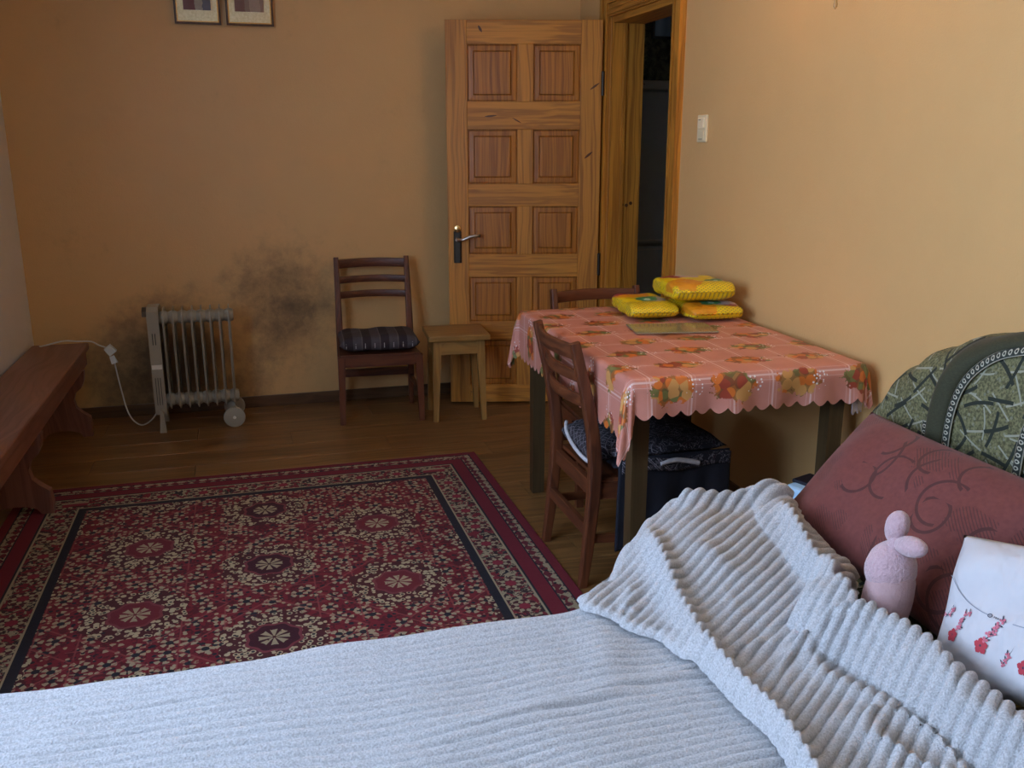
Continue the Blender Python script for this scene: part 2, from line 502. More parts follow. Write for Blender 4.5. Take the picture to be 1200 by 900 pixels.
MB().box((0, -d / 2 - .002, .800), (w - .03, .004, .010)).build('handle_lip', M_frw, up_)
bd = MB().lathe([(1, 0), (1, .003)], (0, 0, 0), 20, 'y')
bd.v = [(p[0] * .026 + .105, -d / 2 - p[1] , p[2] * .014 + 1.60) for p in bd.v]
bd.build('badge', M_steel, up_)
MB().box((.105, -d / 2 - .0035, 1.60), (.030, .001, .006)).build('badge_mark', M_frd, up_)
MB().box((-.12, -d / 2 - .0005, 1.678), (.05, .001, .008)).build('panel_mark', M_steel, fg)

# small framed picture on the hall wall
pc = thing('framed_picture', 'small dark framed picture with pale blue stripes above the fridge', 'picture', (2.655, HY, 2.085))
M_dk = plain('dark_frame', (.035, .026, .016), .45)
mb = MB()
for a, b, c2, d2 in ((-.072, .072, .066, .082), (-.072, .072, -.082, -.066), (-.072, -.057, -.066, .066), (.057, .072, -.066, .066)):
    wbox(mb, a, b, -.025, -.001, c2, d2)
mb.build('frame', M_dk, pc)
g = G('striped_print'); x, y, z = g.xyz(g.obj())
g.col(g.mix(((x * 70).sin() * .5 + .5) * .8, (.55, .62, .66), (.25, .32, .38))); g.set(roughness=.5)
MB().box((0, -.008, 0), (.117, .008, .135)).build('print', g.mat, pc)

# ------------------------------------------------------------------ light switch, wall sconce, icons
M_sw = plain('switch_plastic', (.80, .68, .42), .35)
swt = thing('light_switch', 'white rocker light switch on the right wall beside the door', 'switch', (XR, 3.440, 1.408))
MB().box((-.006, 0, 0), (.012, .076, .105), .004).build('plate', M_sw, swt)
MB().box((-.014, 0, .022), (.008, .048, .040), .003).build('rocker', plain('rocker_plastic', (.86, .76, .50), .3), swt)
MB().box((-.0128, 0, -.026), (.004, .048, .038), .002).build('lower_cover', plain('cover_plastic', (.78, .66, .40), .35), swt)
MB().box((-.0184, .006, .034), (.001, .018, .0022)).build('mark', M_dk, swt)
MB().box((-.0152, 0, -.040), (.001, .030, .0022)).build('mark', M_dk, swt)

sc = thing('wall_sconce', 'brass wall lamp with hanging crystal drops on the right wall', 'lamp', (XR, 2.50, 2.02))
MB().lathe([(.055, 0), (.050, .012), (.020, .020)], (0, 0, 0), 20, 'x').build('back_plate', M_brass, sc, True, angle=40)
sc.children[0].rotation_euler = (0, 0, pi)
MB().tube([(-.015, 0, 0), (-.05, 0, -.05), (-.09, 0, -.06), (-.115, 0, -.02), (-.115, 0, .01)], .007, 10).build('arm', M_brass, sc, True)
MB().lathe([(.030, .0), (.036, .012), (.012, .016), (.012, .06)], (-.115, 0, .01), 16).build('lamp_holder', M_brass, sc, True, angle=40)
g = G('milk_glass_shade'); g.col((.85, .74, .52)); g.set(roughness=.4); g.b.inputs['Emission Color'].default_value = (1, .55, .16, 1); g.b.inputs['Emission Strength'].default_value = 18.0
MB().lathe([(.020, .035), (.055, .06), (.075, .11), (.080, .17)], (-.115, 0, .0), 20, top=False).build('shade', g.mat, sc, True)
g = G('crystal'); g.col((.80, .55, .25)); g.set(roughness=.08); g.b.inputs['Transmission Weight'].default_value = .6
for dy, L in ((0, .0), (-.03, .06), (.03, .06)):
    zz = -.275 + L
    MB().tube([(-.085, dy, -.055), (-.085, dy, zz + .02)], .0012, 6, up=(1, 0, 0)).build('drop_wire', M_brass, sc)
    MB().lathe([(.001, -.018), (.006, -.010), (.0065, -.003), (.003, .012), (.001, .020)], (-.085, dy, zz), 10).build('crystal_drop', g.mat, sc, True)
scl = bpy.data.lights.new('sconce_bulb_offscreen', 'POINT'); scl.energy = 17.0; scl.color = (1, .50, .13); scl.shadow_soft_size = .03
o = bpy.data.objects.new('sconce_bulb_offscreen', scl); COL.objects.link(o); o.parent = sc; o.location = (-.115, 0, .125)

M_frame = wood('icon_frame_wood', (.045, .018, .008), (.12, .05, .02), axis=2, rough=.3)
g = G('gilt'); f = g.noise(g.obj(), 90, 4, .7); g.col(g.mix(f, (.34, .25, .12), (.72, .60, .38))); g.set(roughness=.28, metallic=.85); g.bump(f, .5, .004); M_gilt = g.mat
def icon(label, x0, x1, robes):
    w, h = x1 - x0, .275
    t = thing('icon_picture', label, 'icon', ((x0 + x1) / 2, YB - .001, 1.900), 0, None)
    t.rotation_euler = (R(4), 0, 0)
    mb = MB(); bw = .010
    wbox(mb, -w / 2, w / 2, -.024, -.004, 0, bw); wbox(mb, -w / 2, w / 2, -.024, -.004, h - bw, h)
    wbox(mb, -w / 2, -w / 2 + bw, -.024, -.004, bw, h - bw); wbox(mb, w / 2 - bw, w / 2, -.024, -.004, bw, h - bw)
    mb.build('frame', M_frame, t)
    mb = MB(); i2 = bw
    for a, b, c2, d2 in ((-w / 2 + i2, w / 2 - i2, i2, i2 + .005), (-w / 2 + i2, -w / 2 + i2 + .005, i2 + .005, h - i2), (w / 2 - i2 - .005, w / 2 - i2, i2 + .005, h - i2)):
        wbox(mb, a, b, -.020, -.006, c2, d2)
    mb.build('inner_bead', M_brass, t)
    MB().box((0, -.010, h / 2), (w - 2 * bw - .002, .010, h - 2 * bw - .002)).build('gilt_cover', M_gilt, t)
    g = G('icon_painting'); x, y, z = g.xyz(g.obj()); n = g.noise(g.obj(), 40, 4, .6)
    c = g.mix((x + (n - .5) * .03).gt(robes[3]), robes[0], robes[1])
    c = g.mix((x + (n - .5) * .02).between(robes[4], robes[5]) * (z - x * .6).gt(.03), c, robes[2])
    c = g.mix((n * .35), c, (.02, .015, .012))
    g.col(c); g.set(roughness=.35)
    MB().box((0, -.0165, h * .55), (w - .085, .003, h - .098)).build('painting', g.mat, t)
    # raised figure outline in the gilt cover
    return t
icon('gilt framed icon with maroon and blue robes on the ochre wall', -.250, -.041, ((.20, .06, .06), (.12, .12, .16), (.42, .38, .30), .0, -.01, .025))
icon('gilt framed icon with brown robe and open book on the ochre wall', -.017, .202, ((.24, .10, .07), (.30, .19, .14), (.42, .30, .22), -.02, .0, .05))

# ------------------------------------------------------------------ rug
RX, RY1, RY0, RT = .925, 3.845, 1.00, .006
g = G('persian_rug'); p = g.obj(); x, y, z = g.xyz(p)
wob = g.noise(p, 30, 2)
CREAM, RED, DRED, NAVY, MAR, PINK = (.32, .265, .165), (.150, .008, .017), (.075, .005, .011), (.010, .010, .018), (.042, .004, .012), (.26, .06, .06)
ax = x.abs()
e = (ax * -1 + RX).min(y * -1 + RY1).min(y - RY0)           # distance from the edge
# field: two interleaved lattices of medallions
LX, LY, Y0 = .78, .485, 2.91
def lat(ox, oy):
    u = x / LX + ox; v = (y - Y0) / LY + oy
    dx = (u - u.round()) * LX; dy = (v - v.round()) * LY
    return dx, dy
d1x, d1y = lat(0, 0); d2x, d2y = lat(.5, .5)
r1 = (d1x * d1x + d1y * d1y).sqrt(); r2 = (d2x * d2x + d2y * d2y).sqrt()
near1 = r1.lt(r2)
def sel(a, b): return near1 * a + (1 - near1) * b
dx, dy, r = sel(d1x, d2x), sel(d1y, d2y), r1.min(r2)
an = dy.at2(dx)
pet = (an * 8).cos()
rr = r * (1 + (an * 8).cos() * .06)
v1 = g.voro(p, 58, out='Color'); vd = g.voro(p, 58)
sep = g.xyz(v1)
leaf = vd.lt(.40)
sp = g.mix(sep[0].gt(.56) * leaf, RED, CREAM)
sp = g.mix(sep[1].gt(.70) * leaf, sp, NAVY)
sp = g.mix(sep[2].gt(.62) * vd.gt(.50), sp, DRED)
v2 = g.voro(p, 26, out='Color'); v2d = g.voro(p, 26); s2 = g.xyz(v2)
fieldc = g.mix(v2d.lt(.22) * s2[0].gt(.55), sp, NAVY)
f2x, f2y = g.xyz(g.voro(p, 13, out='Position', rnd=.75))[:2]
fdx, fdy = x - f2x, y - f2y
fr_ = (fdx * fdx + fdy * fdy).sqrt(); fa_ = fdy.at2(fdx)
fieldc = g.mix(fr_.lt(.026) * (fa_ * 5).cos().gt(-.2), fieldc, CREAM)
fieldc = g.mix(fr_.lt(.011), fieldc, NAVY)
plainr = g.noise(p, 9, 2).ss(.54, .60)
fieldc = g.mix(plainr * leaf * .85 * sep[0].lt(.62), fieldc, RED)
# cell outlines: squares and diagonals in pale red
cx_, cy_ = dx.abs(), dy.abs()
line = (cx_ - .135).abs().lt(.0025) * cy_.gt(.06) + (cy_ - .175).abs().lt(.0025) * cx_.gt(.05)
diag = ((cx_ * .9 + cy_) - .235).abs().lt(.004)
fieldc = g.mix((line + diag).min(1.0) * .6, fieldc, PINK)
# medallions
ringm = rr.between(.078, .150)
ringc = g.mix(vd.lt(.50) * sep[0].gt(.12), (.06, .008, .012), (.40, .34, .21))
ringc = g.mix(vd.lt(.30) * sep[1].gt(.45), ringc, NAVY)
fieldc = g.mix(ringm, fieldc, ringc)
core = rr.lt(.080)
corec = g.mix(near1, (.13, .010, .02), MAR)
fl_ = rr.lt(.044) * (pet.gt(-.35)) * rr.gt(.006)
corec = g.mix(fl_ * (vd.gt(.16)), corec, CREAM)
corec = g.mix(rr.between(.070, .080), corec, (.16, .03, .04))
fieldc = g.mix(core, fieldc, corec)
# wide border: scrolls of cream, red and black
bu = g.noise(g.vec(x, y, 0), 34, 3, .55, 1.6); bv = g.noise(g.vec(x + 7, y + 3, 0), 24, 2, .5, 1.2)
along = g.mix(ax.gt(RX - .27) * 1.0, g.vec(x, 0, 0), g.vec(y, 0, 0))
sa = g.xyz(along)[0]
mid = e - .196
ros_s = (sa / .155).frac() - .5
rosr = ((ros_s * .155).pow(2.0) + mid * mid).sqrt()
bc = g.mix(bu.ss(.47, .50), (.032, .014, .016), CREAM)
bc = g.mix(bv.gt(.52), bc, (.17, .012, .024))
bc = g.mix(g.noise(p, 70, 2).gt(.60), bc, NAVY)
ra_ = mid.at2(ros_s * .155)
rosc = g.mix(((rosr * 300).sin() + (ra_ * 8).sin() * 1.1).gt(0), (.06, .010, .014), CREAM)
bc = g.mix(rosr.lt(.042), bc, rosc)
bc = g.mix(rosr.lt(.018), bc, (.22, .016, .035))
nb = g.mix(((sa * 150).sin() + (e * 170).sin() * 1.2 + (bu - .5) * 5).gt(0), (.13, .012, .022), CREAM)
nb = g.mix(g.noise(p, 85, 1).gt(.62), nb, NAVY)
c = g.mix(e.lt(.275), fieldc, NAVY)
c = g.mix(e.lt(.246), c, CREAM)
c = g.mix(e.lt(.240), c, bc)
c = g.mix(e.lt(.145), c, CREAM)
c = g.mix(e.lt(.138), c, NAVY)
c = g.mix(e.lt(.131), c, (.150, .008, .020))
c = g.mix(e.lt(.082), c, NAVY)
c = g.mix(e.lt(.077), c, nb)
c = g.mix(e.lt(.038), c, NAVY)
c = g.mix(e.lt(.033), c, (.150, .008, .018))
g.col(c); g.set(roughness=.95); g.bump(g.noise(p, 420, 2) + vd * .4, .5, .003)
rug = MB().box((0, (RY0 + RY1) / 2, RT / 2), (2 * RX, RY1 - RY0, RT), .002).build('rug', g.mat)
tag(rug, 'red patterned persian rug with navy and cream border on the plank floor', 'rug')

# ------------------------------------------------------------------ bench by the left wall
M_bench = wood('reddish_bench_wood', (.13, .050, .036), (.27, .125, .092), axis=1, ring=10, rough=.38)
M_benchv = wood('reddish_bench_leg', (.13, .050, .036), (.27, .125, .092), axis=2, ring=10, rough=.38)
BX0, BX1, BY0, BY1, BZ = XL + .02, -.765, 2.35, 4.76, .420
bn = thing('bench', 'long reddish wooden bench along the left wall', 'bench', ((BX0 + BX1) / 2, (BY0 + BY1) / 2, 0))
bw, bl = BX1 - BX0, BY1 - BY0
MB().box((0, 0, BZ - .016), (bw, bl, .032), .006).build('seat_board', M_bench, bn)
for s in (-1, 1):
    MB().box((s * (bw / 2 - .022), 0, BZ - .066), (.020, bl - .06, .068), .003).build('apron', M_bench, bn)
def legpoly(z0):
    right = [(.118, BZ - .100), (.112, .27), (.098, .24), (.070, .215), (.060, .18), (.066, .145), (.092, .118), (.122, .095), (.128, .05), (.126, z0), (.085, z0), (.070, .022 + z0), (.035, .034 + z0), (0, .036 + z0)]
    return right + [(-a, b) for a, b in reversed(right[:-1])]
for yy in (4.60, 3.60, 2.60):
    mb = MB(); z0 = RT + .0005 if yy < RY1 else 0.0005
    mb.prism(legpoly(z0), yy - .02 - (BY0 + BY1) / 2, yy + .02 - (BY0 + BY1) / 2, 'xz').build('leg', M_benchv, bn)

# ------------------------------------------------------------------ oil radiator and the extension lead
M_rad = plain('radiator_enamel', (.34, .31, .24), .38)
M_radd = plain('radiator_slot', (.06, .055, .045), .6)
ht = thing('oil_radiator', 'cream oil filled radiator with fins and a round wheel by the back wall', 'radiator', (-.285, 4.655, 0))
FW = .150
fin_o = None
for k in range(8):
    fx = -.118 + k * .0425
    if fin_o is None:
        mb = MB()
        pr = [(a, b + .345) for a, b in rrect(FW, .495, .045, 5)]
        mb.prism(pr, -.0022, .0022, 'yz')
        mb.box((0, -FW / 2 + .006, .345), (.010, .012, .46), .003)
        mb.box((0, FW / 2 - .006, .345), (.011, .012, .40), .003)
        for zz in (.145, .548): mb.lathe([(.026, -.0212), (.031, -.012), (.033, 0), (.031, .012), (.026, .0212)], (0, -.030, zz), 14, 'x')
        fin_o = mb.build('fin', M_rad, ht, True, angle=35); q = fin_o
    else:
        q = fin_o.copy(); COL.objects.link(q)
    q.location.x = fx
hs = MB().prism([(-.085, .085), (-.080, .585), (-.055, .603), (.055, .603), (.080, .585), (.085, .085)], -.190, -.138, 'yz').build('control_housing', M_rad, ht)
for dx_ in (-.171, -.159): MB().box((dx_, -.0838, .455), (.004, .003, .055)).build('vent_slot', M_radd, hs)
for dx_ in (-.176, -.165, -.154): MB().box((dx_, -.0842, .20), (.003, .003, .135)).build('vent_slot', M_radd, hs)
MB().box((-.164, -.0846, .320), (.046, .004, .022), .001).build('label_strip', M_frw, hs)
MB().prism([(-.09, .565), (-.09, .590), (-.062, .604), (-.04, .604)], -.208, -.189, 'yz').build('handle', M_radd, hs)
for s in (-1, 1):
    MB().prism([(-.176, .0005), (-.146, .0005), (-.152, .100), (-.166, .115)], s * .098 - .012, s * .098 + .012, 'xz').build('foot', M_rad, ht)
for s in (-1, 1):
    wh = MB().lathe([(.036, -.010), (.050, -.008), (.052, 0), (.050, .008), (.042, .011), (.040, .009)], (.172, s * .105, .0525), 24, 'y').build('wheel', M_rad, ht, True, angle=40)
    MB().lathe([(.008, -.013), (.006, -.016)], (.172, s * .105, .0525), 12, 'y').build('hub_cap', M_frw, wh)
MB().tube([(.172, -.10, .0525), (.172, .10, .0525)], .006, 8, up=(0, 0, 1)).build('axle', M_radd, ht)
MB().bar((.172, 0, .05), (.150, 0, .14), .03, .05).build('axle_bracket', M_rad, ht)
M_cord = plain('white_cord', (.70, .68, .62), .45)
def spline(pts, n=8):
    P = [Vector(q) for q in pts]; P = [P[0]] + P + [P[-1]]; out = []
    for i in range(1, len(P) - 2):
        for k in range(n):
            t = k / n; a, b, c2, d2 = P[i - 1:i + 3]
            out.append(.5 * ((2 * b) + (-a + c2) * t + (2 * a - 5 * b + 4 * c2 - d2) * t * t + (-a + 3 * b - 3 * c2 + d2) * t ** 3))
    return out + [P[-2]]
MB().tube(spline([(-.175, .01, .10), (-.225, .03, .03), (-.28, .05, .005), (-.33, .07, .06), (-.36, .10, .20), (-.375, .11, .315)]), .0035, 8).build('power_cord', M_cord, ht, True)
MB().bar((-.373, .108, .31), (-.385, .115, .345), .028, .024, .02, .018).build('plug', M_frw, ht)
ec = thing('extension_lead', 'white extension lead draped over the far end of the bench', 'cord', (-.67, 4.775, 0))
MB().tube(spline([(-.30, -.075, .4255), (-.28, -.06, .4255), (-.20, -.045, .440), (-.14, -.03, .432), (-.085, -.015, .425), (-.05, .0, .400), (-.012, .0, .385)]), .0035, 8).build('cable', M_cord, ec, True)
MB().bar((-.018, 0, .392), (.008, .002, .358), .036, .03, .04, .032).build('socket', M_frw, ec)

# ------------------------------------------------------------------ chairs
CD, CL = (.042, .011, .005), (.170, .049, .016)
M_cv = wood('chair_wood_upright', CD, CL, axis=2, ring=12, rough=.46)
M_cx = wood('chair_wood_rail', CD, CL, axis=0, ring=12, rough=.46)
M_cy = wood('chair_wood_side', CD, CL, axis=1, ring=12, rough=.46)
SEAT = .347
def make_chair():
    t = thing('dining_chair', 'x', 'chair')
    pt = [(.165, 0), (.150, .12), (.134, .30), (.130, .40), (.140, .50), (.163, .62), (.203, .785)]
    for s in (-1, 1):
        path = [(s * lerp(.183, .180, z / .785), y, z) for y, z in pt]
        prof = rrect(.030, .036, .006, 2)
        MB().sweep(path, prof, up=(0, 1, 0), scale=[.80, .95, 1.12, 1.15, 1.08, .98, .82]).build('rear_post', M_cv, t)
        MB().bar((s * .197, -.168, 0), (s * .190, -.160, SEAT - .006), .026, .026, .036, .036).build('leg', M_cv, t)
        MB().bar((s * .190, -.145, SEAT - .032), (s * .178, .118, SEAT - .032), .020, .052, up=(0, 0, 1)).build('side_rail', M_cy, t)
        MB().bar((s * .193, -.150, .150), (s * .180, .135, .158), .014, .026, up=(0, 0, 1)).build('stretcher', M_cy, t)
    MB().box((0, -.160, SEAT - .032), (.35, .022, .052), .002).build('front_rail', M_cx, t)
    MB().box((0, .128, SEAT - .032), (.33, .020, .050), .002).build('rear_rail', M_cx, t)
    MB().box((0, .148, .185), (.336, .018, .040), .002).build('rear_stretcher', M_cx, t)
    MB().prism([(-.196, -.182), (.196, -.182), (.176, .112), (-.176, .112)], SEAT - .006, SEAT + .006, 'xy').build('seat', M_cx, t)
    for zc, hh in ((.752, .046), (.672, .036), (.596, .036)):
        mb = MB(); yb_ = interp([(.50, .140), (.62, .163), (.785, .203)], zc)
        pts = [(k / 10 * .344 - .172, yb_ + .030 * sin(pi * k / 10) - .004, zc + .003 * sin(pi * k / 10)) for k in range(11)]
        mb.sweep(pts, rrect(.014, hh, .005, 2), up=(0, 0, 1))
        mb.build('back_slat', M_cx, t, True, angle=40)
    return t
ch1 = make_chair()
ch2, ch3 = dup(ch1), dup(ch1)
ch1.location = (.607, 4.600, 0); ch1.rotation_euler = (0, 0, R(-3))
ch1['label'] = 'reddish brown slat-back chair with striped cushion beside the radiator'
ch2.location = (1.106, 2.665, 0); ch2.rotation_euler = (0, 0, R(90))
ch2['label'] = 'reddish brown slat-back chair with dark throw pushed sideways under the table'
ch3.location = (1.355, 3.285, 0); ch3.rotation_euler = (0, 0, R(1))
ch3['label'] = 'reddish brown chair behind the table, only its top rail showing'
for c_ in (ch1, ch2, ch3): c_['group'] = 'slat-back dining chairs'

def cushion(mb, w, h, t, nu=36, nv=28, pinch=.06, pw=2.6, M=None, wr=None, seed=0):
    """stuffed cushion: w along local x, h along local y, t thick along local z"""
    def P(u, v, sgn):
        a, b = u * 2 - 1, v * 2 - 1
        px = a * w / 2 * (1 - pinch * (1 - a * a) * 0 - pinch * (1 - abs(b) ** 2) * -0)
        k = (max(0, 1 - abs(a) ** pw) ** .55) * (max(0, 1 - abs(b) ** pw) ** .55)
        x_ = a * w / 2 * (1 - pinch * (1 - b * b) * abs(a) ** 3); y_ = b * h / 2 * (1 - pinch * (1 - a * a) * abs(b) ** 3)
        z_ = sgn * t / 2 * k
        if wr: z_ += k * wr * noise.noise(Vector((x_ * 9 + seed, y_ * 9, sgn * 3.0)))
        q = Vector((x_, y_, z_))
        return (M @ q) if M else q
    mb.grid(nu, nv, lambda u, v: P(u, v, 1)); mb.grid(nu, nv, lambda u, v: P(u, v, -1))
    return mb
def weld(o):
    bm = bmesh.new(); bm.from_mesh(o.data); bmesh.ops.remove_doubles(bm, verts=bm.verts[:], dist=.0004)
    bmesh.ops.recalc_face_normals(bm, faces=bm.faces[:]); bm.to_mesh(o.data); bm.free()
    o.data.polygons.foreach_set('use_smooth', [True] * len(o.data.polygons))

g = G('striped_cushion_cloth'); x, y, z = g.xyz(g.obj())
n = g.noise(g.obj(), 60, 4)
st = (x / .088 + .5).frac()
c = g.mix(st.gt(.5), (.085, .072, .082), (.030, .020, .026)); c = g.mix(st.between(.47, .53), c, (.15, .13, .13))
c = g.mix(n * .5, c, (.02, .016, .018)); g.col(c); g.set(roughness=.9); g.bump(g.noise(g.obj(), 300, 2), .3, .002)
cu = cushion(MB(), .392, .286, .082, 36, 28, .02, 7, Matrix.Translation((0, -.040, .0)), .010).build('seat_cushion', g.mat); weld(cu)
# stitched tufts along the front edge
cu.location = (.607, 4.595, SEAT + .006 + .0500); cu.rotation_euler = (0, 0, R(-3))
tag(cu, 'grey and dark striped cushion on the chair beside the radiator', 'cushion')
for k in range(8):
    MB().bar((-.165 + k * .046, -.178, -.018), (-.165 + k * .046, -.179, .006), .0035, .003).build('tuft_stitch', plain('stitch_pale', (.38, .36, .36), .8) if k == 0 else bpy.data.materials['stitch_pale'], cu)

# ------------------------------------------------------------------ stool
M_sv = wood('stool_wood_leg', (.20, .098, .024), (.42, .225, .060), axis=2, ring=10, rough=.4)
M_sx = wood('stool_wood_top', (.20, .098, .024), (.42, .225, .060), axis=0, ring=10, rough=.4)
stl = thing('stool', 'light wooden stool with tapered legs next to the pine door', 'stool', (.985, 4.470, 0), R(-4))
sw_, sd_ = .305, .290
MB().box((0, 0, .428), (sw_, sd_, .030), .005).build('seat_board', M_sx, stl)
for sx in (-1, 1):
    for sy in (-1, 1):
        MB().bar((sx * (sw_ / 2 - .030), sy * (sd_ / 2 - .030), 0), (sx * (sw_ / 2 - .046), sy * (sd_ / 2 - .046), .413), .024, .024, .042, .042).build('leg', M_sv, stl)
for s in (-1, 1):
    MB().box((0, s * (sd_ / 2 - .034), .377), (sw_ - .11, .018, .070), .002).build('apron', M_sx, stl)
    MB().box((s * (sw_ / 2 - .034), 0, .377), (.018, sd_ - .11, .070), .002).build('apron', M_sx, stl)

# ------------------------------------------------------------------ table and cloth
M_tv = wood('dark_table_leg', (.034, .019, .008), (.085, .052, .021), axis=2, ring=10, rough=.4)
M_ty = wood('dark_table_rail', (.034, .019, .008), (.085, .052, .021), axis=1, ring=10, rough=.4)
TC, TA, TB, TZ = Vector((1.360, 2.810, 0)), .364, .555, .724
TRZ = R(-1.0)
tb = thing('dining_table', 'dark wooden dining table under a pink cloth against the right wall', 'table', TC, TRZ)
MB().box((0, 0, TZ - .012), (2 * TA, 2 * TB, .024), .004).build('tabletop', M_ty, tb)
for sx in (-1, 1):
    for sy in (-1, 1):
        MB().bar((sx * (TA - .050), sy * (TB - .055), 0), (sx * (TA - .050), sy * (TB - .055), TZ - .024), .046, .046, .050, .050).build('leg', M_tv, tb)
for s in (-1, 1):
    MB().box((s * (TA - .045), 0, TZ - .069), (.022, 2 * TB - .16, .090), .002).build('apron', M_ty, tb)
    MB().box((0, s * (TB - .050), TZ - .069), (2 * TA - .15, .022, .090), .002).build('apron', M_ty, tb)

g = G('fruit_tablecloth'); p = g.uv(); x, y, z = g.xyz(p)
P0, P1 = (.52, .190, .135), (.66, .280, .205)
c = g.mix(g.noise(p, 12, 3), P0, P1)
lx = ((x / .125).frac() - .5).abs(); ly = ((y / .150).frac() - .5).abs()
ln = lx.lt(.020).max(ly.lt(.017)); ln2 = (lx - .09).abs().lt(.008).max((ly - .09).abs().lt(.007))
c = g.mix(ln * .75, c, (.78, .55, .48)); c = g.mix(ln2 * .40, c, (.78, .55, .48))
# fruit bunches on a loose lattice
br = (y / .165).floor(); u = x / .205 + (br * .5).frac(); v = y / .165
jx = g.noise(g.vec(u.floor() * 7.3, br * 3.1, 0), 1.0, 0) - .5
fu = (u.frac() - .5 + jx * .25) * .205; fv = (v.frac() - .5) * .165
nn = g.noise(p, 19, 4, .7)
rad = ((fu * .8).pow(2.0) + (fv * 1.2).pow(2.0)).sqrt() + (nn - .5) * .10
vc = g.voro(p, 34, out='Color'); vdd = g.voro(p, 34); cc = g.xyz(vc)
fruit = g.mix(cc[0].gt(.62), (.66, .17, .03), (.20, .19, .06))
fruit = g.mix(cc[1].gt(.72), fruit, (.34, .055, .03)); fruit = g.mix(cc[2].gt(.75), fruit, (.62, .30, .09))
fruit = g.mix(vdd.gt(.62) * .6, fruit, (.14, .08, .03))
c = g.mix((rad + (g.noise(p, 60, 2) - .5) * .05).lt(.052), c, fruit)
dots = g.voro(p, 95, rnd=.6).lt(.30) * (((fu - .065).pow(2.0) + fv * fv).sqrt().lt(.028))
c = g.mix(dots, c, (.85, .78, .76))
g.col(c); g.set(roughness=.42); g.bump(g.noise(p, 260, 2), .15, .001)
M_cloth = g.mat
def make_cloth():
    ov = {'l': .185, 'r': .100, 'n': .112, 'f': .110}
    A, B, rc = TA + .006, TB + .006, .014
    # perimeter points with outward normals, counter-clockwise from near-left; corner arcs
    per = []
    step = .0055
    def seg(ax_, ay, bx, by, nx, ny, key):
        L = math.hypot(bx - ax_, by - ay); n_ = int(L / step)
        for k in range(n_): t = k / n_; per.append((lerp(ax_, bx, t), lerp(ay, by, t), nx, ny, key, key, 0.0))
    def arc(cx, cy, a0, ka, kb, n_=34):
        for k in range(n_):
            t = k / n_; a = R(a0 + 90 * t); per.append((cx + rc * cos(a), cy + rc * sin(a), cos(a), sin(a), ka, kb, t))
    seg(-A + rc, -B, A - rc, -B, 0, -1, 'n'); arc(A - rc, -B + rc, -90, 'n', 'r')
    seg(A, -B + rc, A, B - rc, 1, 0, 'r'); arc(A - rc, B - rc, 0, 'r', 'f')
    seg(A - rc, B, -A + rc, B, 0, 1, 'f'); arc(-A + rc, B - rc, 90, 'f', 'l')
    seg(-A, B - rc, -A, -B + rc, -1, 0, 'l'); arc(-A + rc, -B + rc, 180, 'l', 'n')
    n_ = len(per); vs, uv, fs = [], [], []
    rings = [0.0, .01, .2, .4, .6, .75, .88, .96, 1.0]; zt = TZ + .0025
    for k in rings:
        for (a, b, nx, ny, *_r) in per:
            q = Vector((a * k, b * k)); vs.append((q.x, q.y, zt - (.0015 if k == 1 else 0) + .0006 * noise.noise(Vector((q.x * 9, q.y * 9, 0))))); uv.append((q.x, q.y))
    T = 14; s_acc = 0.0
    lens, ss = [], []
    for i, (a, b, nx, ny, ka, kb, t) in enumerate(per):
        if i: s_acc += math.hypot(a - per[i - 1][0], b - per[i - 1][1]) + .012 * (1 if ka != kb else 0)
        base = lerp(ov[ka], ov[kb], t)
        if ka != kb: base += .085 * sin(pi * t) ** 1.5 * (1.0 if 'r' not in (ka, kb) else .35)
        lens.append(base); ss.append(s_acc)
    for j in range(1, T + 1):
        tt = j / T
        for i, (a, b, nx, ny, ka, kb, t) in enumerate(per):
            s = ss[i]
            L = lens[i] + .017 * abs(sin(pi * s / .046)) * tt ** 3 - .0125 * tt ** 3
            d = L * tt
            wave = .007 * sin(s * 21 + 1.3 * sin(s * 5)) + .005 * sin(s * 47)
            amp = (tt ** 1.2) * (.55 if ka == 'r' else 1.0)
            cor = sin(pi * t) if ka != kb else 0.0
            out = .004 + .012 * sm(0, .3, tt) + wave * amp * 1.3 + cor * .035 * tt * (1 if 'r' not in (ka, kb) else .4)
            out = max(out, .004)
            if ka == 'l' and kb == 'l': out = min(out, .006)
            if ka == 'f' and kb == 'f': out = min(out, .014)
            drop = max(0.0, d - .004)
            vs.append((a + nx * out, b + ny * out, zt - .0015 - drop)); uv.append((a + nx * d, b + ny * d))
    R_ = len(rings) + T
    for j in range(R_ - 1):
        for i in range(n_):
            k = (i + 1) % n_
            if j == 0: continue
            fs.append((j * n_ + i, j * n_ + k, (j + 1) * n_ + k, (j + 1) * n_ + i))
    # centre: close the smallest ring as a single polygon
    fs.append(tuple(n_ + i for i in range(n_)))
    m = MB(); m.v, m.f = vs, fs
    o = m.build('tablecloth', M_cloth, None, True, fixn=False)
    ul = o.data.uv_layers.new(name='cloth')
    for lp in o.data.loops: ul.data[lp.index].uv = (uv[lp.vertex_index][0] + 2.0, uv[lp.vertex_index][1] + 2.0)
    bm = bmesh.new(); bm.from_mesh(o.data)
    bmesh.ops.delete(bm, geom=[v for v in bm.verts if not v.link_faces], context='VERTS')
    bm.to_mesh(o.data); bm.free()
    o.location = TC; o.rotation_euler = (0, 0, TRZ)
    return tag(o, 'pink fruit-print tablecloth with scalloped hem on the dining table', 'tablecloth')
clo = make_cloth()
mb = MB()
def FL(u, v):
    s_ = u * .085; z_ = TZ - .080 - v * (.062 + .012 * abs(sin(pi * u * 2.5)) * v)
    return (TA - .030 + s_ * .62, -TB - .014 + s_ * .30 + .002 * sin(u * 9), z_)
mb.grid(24, 8, FL)
